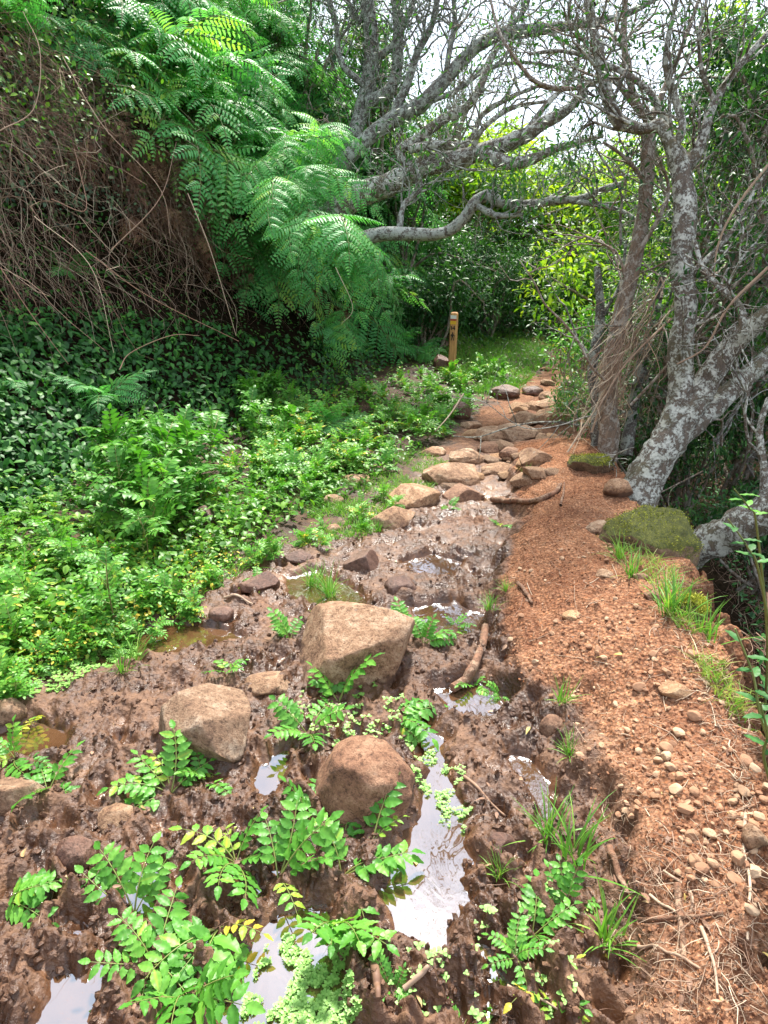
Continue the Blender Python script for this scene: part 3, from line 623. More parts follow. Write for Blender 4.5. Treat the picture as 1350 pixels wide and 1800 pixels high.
# ---------------------------------------------------------------- trail post
def make_post():
    g = ground_at(794, 652); W, D, Ht = .088, .088, .80
    root = bpy.data.objects.new('trail_post', None); COL.objects.link(root); root.location = (g[0], g[1], g[2] - .06)
    root.rotation_euler = (0, math.radians(.8), math.radians(-20))
    tag(root, 'wooden trail marker post with white, red and yellow bands, number 14 and a hiker', 'post')
    m, nt, n, l, p = nmat('post_wood'); g_ = n.new('ShaderNodeTexCoord'); mp = n.new('ShaderNodeMapping'); mp.inputs['Scale'].default_value = (60, 60, 5); l.new(g_.outputs['Object'], mp.inputs[0])
    nz = noise(n, l, 1, 5, mp.outputs[0], .7, .5); c = ramp(n, [(.3, (.34,.15,.055)), (.6, (.62,.33,.13)), (.8, (.75,.48,.24))]); l.new(nz.outputs['Fac'], c.inputs[0]); l.new(c.outputs[0], p.inputs['Base Color']); p.inputs['Roughness'].default_value = .7
    mb = MB(); b = .012                                   # square post, bevelled edges, chamfered rounded top
    def sq(z, s): 
        h = W / 2 * s; return [(-h + b, -h, z), (h - b, -h, z), (h, -h + b, z), (h, h - b, z), (h - b, h, z), (-h + b, h, z), (-h, h - b, z), (-h, -h + b, z)]
    lv = [(0, 1), (.3, 1), (.6, 1), (Ht - .03, 1), (Ht - .012, .93), (Ht, .72)]
    v = np.array([q for z, s in lv for q in sq(z, s)]); i = np.arange(len(lv) - 1)[:, None] * 8; j = np.arange(8)[None]
    mb.add(v, np.stack([i + j, i + (j + 1) % 8, i + 8 + (j + 1) % 8, i + 8 + j], -1).reshape(-1, 4)); mb.add(v[-8:], np.arange(8)[None])
    mb.build('shaft', m, root, smooth=False)
    def paint(name, col):
        mm, nt, n, l, p = nmat(name); nz = noise(n, l, 60, 4); l.new(mix(n, l, .25, col, nz.outputs['Fac'], 'MULTIPLY'), p.inputs['Base Color']); p.inputs['Roughness'].default_value = .6; return mm
    y = -W / 2 - .0015
    def band(name, z0, z1, mat):
        q = MB(); h = W / 2 - .006; q.add([(-h, y, z0), (h, y, z0), (h, y, z1), (-h, y, z1), (-h, y + .003, z0), (h, y + .003, z0), (h, y + .003, z1), (-h, y + .003, z1)], [(0,1,2,3), (1,5,6,2), (3,2,6,7), (4,0,3,7), (5,4,7,6), (4,5,1,0)])
        return q.build(name, mat, root, smooth=False)
    band('white_band', Ht - .078, Ht - .034, paint('white_paint', (.85,.84,.80))); band('red_band', Ht - .102, Ht - .079, paint('red_paint', (.50,.05,.03))); band('yellow_band', Ht - .146, Ht - .103, paint('yellow_paint', (.85,.50,.03)))
    blk = paint('black_paint', (.012,.010,.010))
    def plate(name, polys):
        q = MB()
        for pl in polys:
            k = len(pl); fr = [(a, y - .0005, c_) for a, c_ in pl]; bk = [(a, y + .003, c_) for a, c_ in pl]
            q.add(fr + bk, [tuple(range(k))]); q.add(fr + bk, [(a, k + a, k + (a + 1) % k, (a + 1) % k) for a in range(k)])
        return q.build(name, blk, root, smooth=False)
    z = Ht - .215
    plate('number', [[(-.026, z), (-.014, z), (-.014, z + .048), (-.024, z + .048), (-.031, z + .038), (-.026, z + .038)],
                     [(.014, z), (.024, z), (.024, z + .048), (.014, z + .048)], [(-.008, z + .012), (.031, z + .012), (.031, z + .021), (-.008, z + .021)], [(-.008, z + .021), (.002, z + .021), (.019, z + .048), (.010, z + .048)]])
    z = Ht - .345; c8 = [(.0 + .010 * math.cos(a), z + .092 + .010 * math.sin(a)) for a in np.linspace(0, 2 * np.pi, 9)[:-1]]
    plate('hiker', [c8, [(-.012, z + .044), (.010, z + .042), (.012, z + .080), (-.008, z + .082)], [(-.026, z + .050), (-.014, z + .048), (-.010, z + .078), (-.024, z + .076)],
                    [(-.012, z + .046), (.0, z + .044), (-.010, z + .0), (-.022, z + .0)], [(.0, z + .046), (.010, z + .044), (.022, z + .0), (.010, z + .0)], [(.010, z + .062), (.028, z + .050), (.030, z + .056), (.010, z + .074)], [(.028, z + .066), (.032, z + .066), (.036, z + .0), (.032, z + .0)]])
make_post()

# ---------------------------------------------------------------- ferns
def frond_mb(L, seed, pairs=7, bars=13, wid=.46, droop=.45):    # stalk > side leaves > solid narrow leaflets, as in bracken
    g = np.random.default_rng(seed); mb = MB(); s = np.linspace(0, 1, 16); side = g.normal() * .15
    def cur(s): return np.stack([L * (s - .2 * droop * s**2), L * side * s**2, L * (.25 * s - droop * s**2.1)], -1)
    tube(mb, cur(s), .005 * L * (1.1 - s) + .0007, 4, .4, 1, cap=False)
    def comb(p0, d, N, ln, dr, nb, t0):
        v = np.linspace(0, 1, nb + 2)[1:]; d = d / np.linalg.norm(d)
        f = lambda v: p0 + d * (v * ln)[:, None] - np.outer(v**2 * ln * dr, [0, 0, 1])
        vv = np.linspace(0, 1, 7); tube(mb, f(vv), .0022 * L * (1.1 - vv) + .0004, 3, .5, 1, cap=False)
        pts = f(v); tv = f(v + .02) - f(v - .02); tv /= np.linalg.norm(tv, axis=1)[:, None]; c = np.cross(tv, N); c /= np.linalg.norm(c, axis=1)[:, None]; n_ = np.cross(c, tv)
        bl = ln * .25 * np.sin(np.pi * np.clip(.30 + .70 * v, 0, .985))**.8 * g.uniform(.88, 1.1, len(v))
        for sg in (-1, 1):
            dd = sg * c * .90 + tv * .42 + g.normal(size=(len(v), 3)) * .05
            leaves(mb, pts, dd, n_, bl, ln / nb * .62, np.clip(t0 + .10 * g.normal(size=len(v)), 0, 1), fold=.35, curl=.28)
    for k in range(pairs):
        u = .16 + .76 * (k / (pairs - 1))**.9; p0 = cur(np.array([u]))[0]; T = cur(np.array([u + .02]))[0] - cur(np.array([u - .02]))[0]; T /= np.linalg.norm(T)
        S = np.cross(T, [0, 0, 1]); S /= np.linalg.norm(S); N = np.cross(S, T)
        for sg in (-1, 1):
            ln = L * wid * (1.08 - u)**.8 * g.uniform(.85, 1.12) + .03 * L
            comb(p0, sg * S * .80 + T * .60 + N * g.uniform(-.1, .25), N + .4 * sg * S * g.uniform(-.2, 1), ln, g.uniform(.15, .6), max(6, int(bars * (ln / (L * wid))**.6)), .45 + .13 * g.normal() + .2 * (1 - u))
    T = cur(np.array([1.]))[0] - cur(np.array([.92]))[0]; comb(cur(np.array([.9]))[0], T, np.array([0, 0, 1.]), L * .2, .3, 8, .6)
    return mb
FR = [frond_mb(1.0, 40 + i, droop=.25 + .13 * (i % 4), wid=.42 + .05 * (i % 3), bars=12 + i % 3).mesh('frond', [M['fern'], M['fern_rachis']]) for i in range(7)]
FRD = [frond_mb(1.0, 80 + i, pairs=6, bars=9, droop=.9, wid=.34).mesh('frond', [M['fern_dead'], M['dry']]) for i in range(2)]
def fern(loc, n, size, az, spread, label, group, rng, dead=False, pitch=0.1, name='bracken_fern'):
    root = bpy.data.objects.new(name, None); COL.objects.link(root); root.location = loc
    tag(root, label, 'fern', group)
    for k in range(n):
        a = az + spread * (((k + .5) / n - .5) * 2 * .9 + rng.normal() * .12)
        lib = FRD if dead else FR
        link('frond', lib[int(rng.integers(len(lib)))], root, tuple(rng.normal(size=3) * .02), (rng.normal() * .35, -pitch + rng.normal() * .28, a), size * rng.uniform(.75, 1.15))
    return root
fg = np.random.default_rng(12)
# azimuth 0 is +X (to the right, towards the trail); the bank drops towards +X, -Y
def bank_pt(px, py, back=.05):
    g = ground_at(px, py); return g
FERNS = []
def fern_rows():
    big = [(200,60),(265,20),(330,60),(390,20),(300,130),(380,120),(450,80),(520,130),(420,190),(350,200),(480,220),(540,250),(430,270),(500,300),(560,330),(610,290),(455,350),
           (520,390),(590,400),(640,370),(250,120),(470,20),(560,60),(600,180),(650,250),(670,450),(640,480),(700,510),(560,460),(610,520),(690,560),(480,430),(500,150),(610,340),(575,370),(530,330)]
    return big + [(int(a), int(b)) for a, b in [(230,-20),(350,0),(420,40),(500,60),(560,10),(300,200),(400,260),(470,330),(530,200),(590,230),(600,450),(660,410),(630,560),(720,470),(680,300),(500,460),(160,20),(340,290),(440,420),(740,520),(620,130),(700,390),(400,330),(430,400),(500,440),(560,500),(380,270),(470,470),(340,230),(610,590),(520,500),(450,300),(260,60),(210,-10),(300,20),(680,540),(60,30),(120,-20),(30,110),(130,100),(190,150)]]
LB = ['upper left', 'middle']
for i, (px, py) in enumerate(fern_rows()):
    g = bank_pt(px - 45, py - 25); far = g[1]
    s = fg.uniform(1.0, 1.35) * (.6 if px < 200 else 1) * (1.0 if far < 7 else 1.1)
    lab = ('bright bracken fern on the top of the left bank, above the hanging dry stems' if py < 140 and px < 420 else
           'lush bracken fern spilling down the middle of the left bank' if px < 600 and py < 420 else
           'drooping bracken fern low on the bank where it narrows towards the post' if px >= 600 and py > 420 else
           'bracken fern below the leaning lichen-covered limbs on the left bank' if px >= 600 else
           'shaded bracken fern hanging at the foot of the big fern bank')
    fern((g[0] + .08, g[1] - .08, g[2] + .16), 4, s, math.radians(-38 + fg.normal() * 14), 1.1, lab, 'bracken ferns on the left bank', fg, pitch=fg.uniform(-.6, .12))
for (px, py, t) in [(570,330,6.6),(610,410,6.3),(650,470,6.3),(530,290,6.9),(560,400,6.3),(520,350,6.5),(600,250,7.2)]:
    p = P(px - 30, py - 30, t + .3); fern(tuple(p), 6, fg.uniform(.7, .95), math.radians(-60), 1.3, 'fern sprays hanging over the foot of the leaning limbs', 'ferns hanging before the leaning limbs', fg, pitch=-.5)
for (px, py, s, n, lab) in [(185,700,.45,4,'yellow-green fern rising from the dark groundcover at far left'), (250,740,.42,3,'small fern above the tallest leafy plants'), (300,770,.40,4,'low fern with long fronds just right of the tallest leafy plants'),
                            (570,740,.40,5,'low dull-green fern in the leafy plants left of the post'), (120,480,.5,3,'fern in the dark hollow under the dry stems'), (10,680,.4,2,'fern tip poking in at the left edge'),
                            (730,610,.5,6,'fern draped beside the wooden post'), (790,545,.5,5,'small fern in the shade behind the post'), (1010,500,.6,6,'bright fern at the far end of the path'), (680,600,.55,6,'fern at the bank foot left of the post')]:
    g = ground_at(px, py + 20); fern((g[0], g[1], g[2] + .05), n, s, math.radians(-70), 1.9, lab, None, fg, pitch=.55)
for (px, py, s, lab) in [(575,560,.42,'brown withered fern hanging over the groundcover'), (320,380,.45,'rust-brown dead fern curling among the dry stems'), (410,450,.5,'dead brown fern under the bright fern bank'), (290,250,.5,'dead fern curling at the top of the dry stems')]:
    g = ground_at(px, py); fern((g[0] + .12, g[1] - .12, g[2] + .15), 5, s, math.radians(-60), 1.4, lab, None, fg, dead=True, pitch=-.3, name='dead_fern')

for (px, py) in [(250,300),(300,340),(350,390),(390,440),(430,480),(270,400),(330,450),(220,330),(480,500),(180,260),(300,260),(520,530),(130,300),(210,420)]:
    g = ground_at(px, py); fern((g[0] + .2, g[1] - .2, g[2] + .2), 5, fg.uniform(.35, .6), math.radians(-50), 2.2, 'rust-brown dead bracken caught in the mat of dry stems', 'dead bracken in the dry mat', fg, dead=True, pitch=fg.uniform(-1.0, -.2), name='dead_fern')
# ---------------------------------------------------------------- bank: groundcover, dry stems, bramble (uncountable masses)
def bank_points(n, region, rng):
    q = np.array(scatter_px(n, region, rng)); return ground_at(q[:, 0], q[:, 1])
def grad(x, y):
    e = .06; return (Hc(x + e, y) - Hc(x - e, y)) / (2 * e), (Hc(x, y + e) - Hc(x, y - e)) / (2 * e)
def cover(name, reg, n, L0, L1, mat, lift, label, rng, tint=(.5, .2), droop=.3, wl=.55, clump=0.0):
    g = bank_points(n, reg, rng); gx, gy = grad(g[:, 0], g[:, 1]); k = np.clip(np.hypot(gx, gy), 0, 1.6) / (np.hypot(gx, gy) + 1e-6); gx, gy = gx * k, gy * k
    N = np.stack([-gx, -gy, np.ones(len(g))], -1); N /= np.linalg.norm(N, axis=1)[:, None]
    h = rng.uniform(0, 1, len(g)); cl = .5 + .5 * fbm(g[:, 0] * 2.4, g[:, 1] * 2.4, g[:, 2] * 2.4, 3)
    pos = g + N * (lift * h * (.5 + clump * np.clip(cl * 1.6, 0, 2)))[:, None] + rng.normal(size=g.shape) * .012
    d = rdir(len(g)); d = d - N * (d * N).sum(1)[:, None] * .6 + np.array([0, 0, -droop]); 
    u = N + rdir(len(g)) * .35 + np.array([0, 0, .4])
    L = rng.uniform(L0, L1, len(g))
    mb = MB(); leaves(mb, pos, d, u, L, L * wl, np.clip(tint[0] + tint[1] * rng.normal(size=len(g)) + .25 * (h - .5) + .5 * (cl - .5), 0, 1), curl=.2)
    return tag(mb.build(name, M[mat]), label, None, None, 'stuff')
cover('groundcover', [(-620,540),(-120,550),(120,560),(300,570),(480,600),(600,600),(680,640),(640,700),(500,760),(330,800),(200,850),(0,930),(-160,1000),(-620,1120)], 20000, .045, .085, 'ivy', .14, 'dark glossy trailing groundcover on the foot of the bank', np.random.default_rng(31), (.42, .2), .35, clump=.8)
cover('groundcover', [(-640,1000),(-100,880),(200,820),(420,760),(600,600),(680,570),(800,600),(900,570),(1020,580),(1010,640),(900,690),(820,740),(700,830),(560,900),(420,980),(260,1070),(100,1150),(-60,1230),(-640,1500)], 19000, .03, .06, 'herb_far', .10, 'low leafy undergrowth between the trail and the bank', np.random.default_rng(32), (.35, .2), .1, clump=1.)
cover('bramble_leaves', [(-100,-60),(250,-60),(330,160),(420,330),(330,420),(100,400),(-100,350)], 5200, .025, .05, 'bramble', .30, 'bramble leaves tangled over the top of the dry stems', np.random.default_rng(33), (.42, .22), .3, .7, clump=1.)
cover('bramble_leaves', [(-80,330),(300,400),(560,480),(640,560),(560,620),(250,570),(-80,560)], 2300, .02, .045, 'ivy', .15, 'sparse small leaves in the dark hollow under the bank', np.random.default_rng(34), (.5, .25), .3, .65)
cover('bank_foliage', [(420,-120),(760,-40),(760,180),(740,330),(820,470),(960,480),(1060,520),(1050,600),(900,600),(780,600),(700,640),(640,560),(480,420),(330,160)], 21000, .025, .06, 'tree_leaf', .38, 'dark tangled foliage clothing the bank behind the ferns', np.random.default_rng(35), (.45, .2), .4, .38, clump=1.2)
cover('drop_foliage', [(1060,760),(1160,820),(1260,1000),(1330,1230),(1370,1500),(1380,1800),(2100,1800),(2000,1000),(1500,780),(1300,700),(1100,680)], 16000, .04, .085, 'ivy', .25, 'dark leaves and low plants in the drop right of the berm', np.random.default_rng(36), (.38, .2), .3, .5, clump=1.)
sr = np.random.default_rng(41)
def dry(name, reg, n, L0, L1, r0, lift, label, rng, tint=(.5, .2), dirv=(.5, -.45, -.55), spread=.62, sag=.35, mat='dry', wob=.18):
    g = bank_points(n, reg, rng); gx, gy = grad(g[:, 0], g[:, 1]); N = np.stack([-gx, -gy, np.ones(n)], -1); N /= np.linalg.norm(N, axis=1)[:, None]
    d = np.array(dirv) + rng.normal(size=(n, 3)) * spread + N * .25
    mb = MB(); strands(mb, g + N * (lift * rng.uniform(0, 1, n) * (.8 + 1.1 * fbm(g[:, 0] * 2, g[:, 1] * 2, g[:, 2] * 2, 2)))[:, None], d, rng.uniform(L0, L1, n), 7, rng.uniform(.6, 1.4, n) * r0, rng.uniform(0, 2 * sag, n), wob, np.clip(tint[0] + tint[1] * rng.normal(size=n) + .55 * fbm(g[:, 0] * 1.7, g[:, 1] * 1.7, g[:, 2] * 1.7, 3), 0, 1))
    return tag(mb.build(name, M[mat]), label, None, None, 'stuff')
dry('dry_stems', [(-600,60),(-120,60),(-120,300),(200,420),(450,520),(480,560),(250,540),(-120,560),(-600,550)], 1500, .25, .7, .0018, .2, 'sparse dry stems crossing the dark hollow', sr, (.6, .2))
dry('dry_stems', [(-120,60),(120,80),(330,260),(480,420),(560,500),(440,500),(280,370),(120,260),(-120,240)], 2500, .25, .8, .0023, .30, 'mat of dry brown stems and rootlets hanging from the left bank', sr, (.5, .2))
dry('dry_stems', [(160,270),(300,250),(420,380),(520,480),(500,540),(380,500),(250,420)], 2600, .12, .35, .0018, .32, 'reddish-brown curled dead bracken bunched on the bank', sr, (.42, .12), spread=.9, wob=.25)
dry('dry_stems', [(450,-80),(760,-40),(760,250),(680,420),(560,250)], 1300, .3, .9, .0018, .35, 'dry hanging twigs above and behind the fern bank', sr, (.6, .2), (.1, -.2, -.6), .6)
dry('dry_stems', [(1010,560),(1060,540),(1090,640),(1060,760),(1000,800),(1020,680)], 700, .2, .6, .0022, .4, 'bundle of pale dry stalks leaning at the right of the path', sr, (.85, .12), (-.15, -.3, .5), .5, .6)
dry('dry_stems', [(1080,740),(1200,900),(1330,1200),(1400,1300),(1400,850),(1200,700)], 1200, .2, .6, .0022, .1, 'dead grey-brown sticks and stalks lying in the drop', sr, (.55, .2), (.1, -.3, .15), .7, .3)
dry('pale_stems', [(-120,40),(160,60),(380,260),(560,460),(560,530),(250,520),(-120,520)], 420, .35, .95, .0036, .40, 'thicker bleached stems lying over the mat of dry stems', sr, (.75, .2), spread=.6)
cover('bramble_leaves', [(-100,-60),(420,-60),(330,100),(200,240),(60,260),(-100,200)], 2600, .04, .08, 'herb_far', .35, 'light green leaves over the top left of the bank', np.random.default_rng(37), (.55, .25), .3, .6, clump=1.)
cover('bramble_leaves', [(-100,120),(200,120),(360,260),(470,420),(430,470),(260,400),(100,330),(-100,330)], 1700, .03, .06, 'herb_far', .42, 'green vine leaves threaded through the dry stems', np.random.default_rng(39), (.4, .25), .3, .6, clump=1.6)
# single long canes that stand out from the mat
CANES = [([(0,470),(60,560),(120,640)],4.3,.004,'orange-brown'), ([(90,350),(150,370),(140,300),(130,260)],4.2,.0035,'pale'), ([(150,440),(260,520),(420,600)],4.6,.004,'pale'), ([(210,650),(230,620),(300,590),(350,590)],4.5,.004,'tan'),
         ([(195,440),(280,350),(310,250)],4.4,.004,'pinkish'), ([(0,230),(60,190),(70,90),(40,20)],4.0,.004,'dark'), ([(110,100),(180,220),(280,330),(300,420)],4.4,.003,'brown'), ([(330,340),(370,440),(415,590)],4.8,.0035,'bleached'),
         ([(60,380),(160,470),(200,620)],4.3,.003,'thin brown'), ([(590,470),(620,540),(600,570)],5.9,.003,'curved tan')]
for k, (pp, t, r, c) in enumerate(CANES):
    mb = MB(); pts = catmull([P(a, b, t + .06 * i) for i, (a, b) in enumerate(pp)], 20); tube(mb, pts, np.linspace(r, r * .4, 20), 5, .35 + .07 * k)
    tag(mb.build('dry_cane', M['dry']), c + ' dry cane ' + ['crossing the hollow at the far left', 'looping up at the upper left', 'sloping down to the groundcover', 'bent over the dark groundcover', 'rising out of the curled dead bracken', 'arching at the top left corner', 'running down through the bramble leaves', 'hanging straight below the fern bank', 'hanging over the dark hollow', 'curling under the drooping ferns'][k], 'cane')

# ---------------------------------------------------------------- trees
def bundle():
    g = np.random.default_rng(88); a = np.array(P(1135, 555, 4.45)); b = np.array(P(1050, 705, 4.55)); n = 150; base = a + g.normal(size=(n, 3)) * [.07, .07, .10] + (b - a) * g.uniform(-.25, .7, n)[:, None]
    mb = MB(); strands(mb, base, (b - a)[None] / np.linalg.norm(b - a) + g.normal(size=(n, 3)) * .28, g.uniform(.15, .5, n), 7, g.uniform(.6, 1.5, n) * .0024, g.uniform(0, .3, n), .12, np.clip(.8 + .2 * g.normal(size=n), 0, 1), 4)
    tag(mb.build('stalk_bundle', M['dry']), 'bundle of bleached dead stalks slumped against the brown trunk', 'dead stalks', None, 'stuff')
bundle()
def pix_path(pp, n=24):                                  # (px, py, depth, radius px) -> points and radii in metres
    q = catmull([(*P(a, b, t), r * t / F) for a, b, t, r in pp], n); return q[:, :3], np.maximum(q[:, 3], .002)
def grow(mb, lf, p0, d, L, r, depth, rng, up=.15, tint=.5, leafy=1.0, kink=.22, maxd=3):
    n = 7 if depth < 2 else 5; pts = [p0]; d = d / np.linalg.norm(d)
    for i in range(n):
        d = d + rng.normal(size=3) * kink + np.array([0, 0, up * .3]); d /= np.linalg.norm(d); pts.append(pts[-1] + d * L / n)
    pts = np.array(pts); tube(mb, pts, np.linspace(r, r * .45, n + 1), 6 if r > .012 else (4 if r > .005 else 3), tint, cap=False)
    if depth >= maxd:
        lf.append((pts[-1], d)); lf.append((pts[n // 2], d)); return
    for i in range(rng.integers(2, 5)):
        k = rng.integers(2, n + 1); a = rng.normal(size=3); dd = d + a / np.linalg.norm(a) * rng.uniform(.6, 1.1)
        grow(mb, lf, pts[k], dd, L * rng.uniform(.5, .75), r * .5, depth + 1, rng, up, tint, leafy, kink, maxd)
def leaf_cloud(lf, n_per, L0, L1, rng, spread=.06, wl=.3, tint=(.5, .2), droop=.15):
    q = np.array([a for a, b in lf]); d = np.array([b for a, b in lf]); q = np.repeat(q, n_per, 0); d = np.repeat(d, n_per, 0); n = len(q)
    pos = q + rng.normal(size=(n, 3)) * spread; dd = d * .8 + rdir(n) * .9 + np.array([0, 0, -droop]); L = rng.uniform(L0, L1, n)
    mb = MB(); leaves(mb, pos, dd, rdir(n) * .6 + np.array([0, 0, 1]), L, L * wl, np.clip(tint[0] + tint[1] * rng.normal(size=n), 0, 1)); return mb
def tree(name, label, loc_px, trunks, branches, bark, seed, twigs=(10, .5), leaf=None, branch_bark=None, cat='tree', group=None, tw_len=.7, bmp=.22, crown_kw={}, anchor=None, sink=0, thin=1.0):
    rng = np.random.default_rng(seed); root = bpy.data.objects.new(name, None); COL.objects.link(root)
    b = P(*loc_px); root.location = b; tag(root, label, cat, group); off = -np.array(b); lf = []
    twg = MB()
    for kind, lst in (('trunk', trunks), ('branch', branches)):
        for qi, pp in enumerate(lst):
            if kind == 'trunk' and anchor and (qi == 0 or len(anchor) > qi):
                ax, ay = anchor[qi]; gq = ground_at(ax, ay); tq = (gq - CAM) @ np.array([0, CP, -SP]); pp = [(ax, ay, tq + .25, pp[0][3] * 1.1 * pp[0][2] / tq), ((ax + pp[0][0]) / 2, (ay + pp[0][1]) / 2 + 6, (tq + pp[0][2]) / 2, pp[0][3] * 1.05)] + list(pp)
            pts, rad = pix_path(pp, 40 if kind == 'trunk' else 30); rad = rad * thin
            if kind == 'trunk' and sink and qi == 0: pts[0] = pts[0] - [0, 0, sink]; pts[1] = pts[1] - [0, 0, sink * .3]
            mb = MB(); tube(mb, pts + off, rad, 14 if rad.max() > .03 else 8, .5, bump=bmp)
            mb.build(kind, M[branch_bark if (kind == 'branch' and branch_bark) else bark], root)
            for i in range(twigs[0] if kind == 'branch' else twigs[0] // 2):
                k = rng.integers(len(pts) // 4, len(pts)); T = pts[min(k + 1, len(pts) - 1)] - pts[k - 1]; T /= np.linalg.norm(T); a = rdir(1)[0]
                d = T * .6 + a * .8 + np.array([0, 0, .45]); grow(twg, lf, pts[k] + off, d, tw_len * rng.uniform(.4, 1), min(rad[k] * .45, .012), 1, rng, kink=.25, maxd=3)
            if twg.n: twg.build('twigs', M[branch_bark or bark], root); twg = MB()
    if leaf and lf: leaf_cloud(lf, leaf[1], leaf[2], leaf[3], rng, **crown_kw).build('crown', M[leaf[0]], root)
    return root
tree('lichen_tree', 'lichen-whitened twisted tree with forked trunk rising beside the mossy rock', (1120, 890, 3.95),
 [[(1112,905,3.95,40),(1125,860,3.95,38),(1150,810,3.95,35),(1180,765,3.95,34),(1198,700,3.95,26),(1196,620,3.95,24),(1206,545,3.93,21),(1197,470,3.9,21),(1204,385,3.85,22),(1196,300,3.85,20),(1178,250,3.85,14)],
  [(1180,770,3.95,28),(1225,705,3.92,25),(1252,655,3.88,25),(1285,610,3.8,22),(1320,575,3.7,20),(1380,530,3.6,18),(1470,440,3.55,14),(1540,300,3.5,9),(1570,120,3.5,4)],
  [(1185,775,3.97,24),(1240,728,4.0,20),(1290,684,4.05,19),(1330,645,4.1,18),(1400,585,4.2,16),(1500,520,4.3,11),(1580,400,4.4,6),(1600,280,4.4,3)]],
 [[(1195,305,3.85,14),(1220,275,3.85,12),(1240,225,3.8,9),(1258,175,3.8,8),(1300,115,3.75,6),(1365,40,3.7,5)],
  [(1180,255,3.85,12),(1160,220,3.87,12),(1140,225,3.9,11),(1120,225,3.95,11),(1085,210,4.0,13),(1065,160,4.05,12),(1052,90,4.1,11),(1040,40,4.1,9),(1030,-40,4.1,8)],
  [(1185,260,3.85,10),(1200,220,3.8,8),(1185,170,3.8,7),(1170,110,3.8,6),(1180,40,3.8,5),(1200,-40,3.8,4)],
  [(1178,250,3.9,8),(1165,200,3.95,7),(1130,150,4,6),(1060,110,4.1,5),(990,90,4.3,4),(930,95,4.4,3)],
  [(1040,10,4.1,9),(1010,-160,4.3,8),(930,-380,4.5,7),(840,-640,4.5,5),(780,-900,4.4,3)], [(1200,-20,3.8,7),(1130,-220,3.9,6),(1000,-480,4.0,5),(900,-800,4.0,3)],
  [(1258,180,3.8,6),(1235,130,3.75,5),(1230,60,3.7,4),(1250,-30,3.7,3)],
  [(1310,590,3.7,11),(1300,540,3.7,8),(1260,500,3.75,6),(1235,470,3.8,5),(1220,420,3.8,4)],
  [(1215,480,3.9,7),(1250,450,3.85,6),(1290,400,3.8,5),(1330,330,3.8,4),(1380,260,3.7,3)]],
 'bark_lichen', 71, (7, .5), ('tree_leaf', 2, .025, .05), crown_kw=dict(wl=.38), sink=.25, thin=.88)
tree('lichen_tree', 'thick lichen-patched trunk leaning out of the drop at the right edge', (1215, 975, 3.6),
 [[(1195,985,3.7,30),(1230,960,3.6,30),(1275,940,3.5,31),(1320,915,3.4,32),(1400,875,3.3,33),(1500,820,3.25,26),(1590,720,3.2,17),(1640,560,3.2,8),(1650,420,3.2,3)]], [[(1330,915,3.4,10),(1345,850,3.4,8),(1335,760,3.4,6),(1350,700,3.4,5)]], 'bark_lichen', 72, (4, .5))
tree('brown_tree', 'slender brown-barked tree between the path and the lichen-whitened tree', (1072, 778, 4.7),
 [[(1072,785,4.7,24),(1068,720,4.7,21),(1075,640,4.65,19),(1095,540,4.6,18),(1115,460,4.55,17),(1130,380,4.5,15),(1138,300,4.5,15),(1140,240,4.5,15),(1142,210,4.5,13)]],
 [[(1142,215,4.5,9),(1120,190,4.45,8),(1098,160,4.4,8),(1070,135,4.35,6),(1035,150,4.3,5),(990,156,4.3,5),(940,142,4.25,4),(900,95,4.2,4),(875,50,4.2,3),(860,-10,4.2,3)],
  [(1130,205,4.5,9),(1112,160,4.5,8),(1100,100,4.5,8),(1096,50,4.5,7),(1102,-40,4.5,6)],
  [(1143,215,4.5,9),(1162,170,4.5,7),(1182,125,4.5,6),(1200,80,4.5,5),(1232,-10,4.5,4)],
  [(1098,160,4.4,5),(1050,110,4.3,4),(1040,50,4.3,3),(1042,-30,4.3,3)],
  [(1138,330,4.5,6),(1120,300,4.4,5),(1090,270,4.4,4),(1060,250,4.4,3)],
  [(1118,450,4.5,6),(1160,380,4.4,5),(1175,330,4.4,4),(1160,280,4.3,3)]],
 'bark_brown', 73, (7, .5), ('tree_leaf', 2, .025, .05), crown_kw=dict(wl=.38), sink=.6, thin=.8)
tree('dark_stem_tree', 'thin dark twin stems standing just behind the foot of the brown-barked tree', (1048, 790, 4.9),
 [[(1048,800,4.9,11),(1050,720,4.9,10),(1042,640,4.9,9),(1055,560,4.9,8),(1050,470,4.9,6)], [(1100,800,4.9,12),(1112,720,4.9,10),(1128,640,4.9,9),(1150,560,4.9,8),(1165,480,4.9,6)]], [[(1055,560,4.9,4),(1090,500,4.9,3),(1100,430,4.9,2.5)]], 'bark_dark', 79, (6, .5), ('tree_leaf', 2, .03, .055), crown_kw=dict(wl=.4), sink=.3)
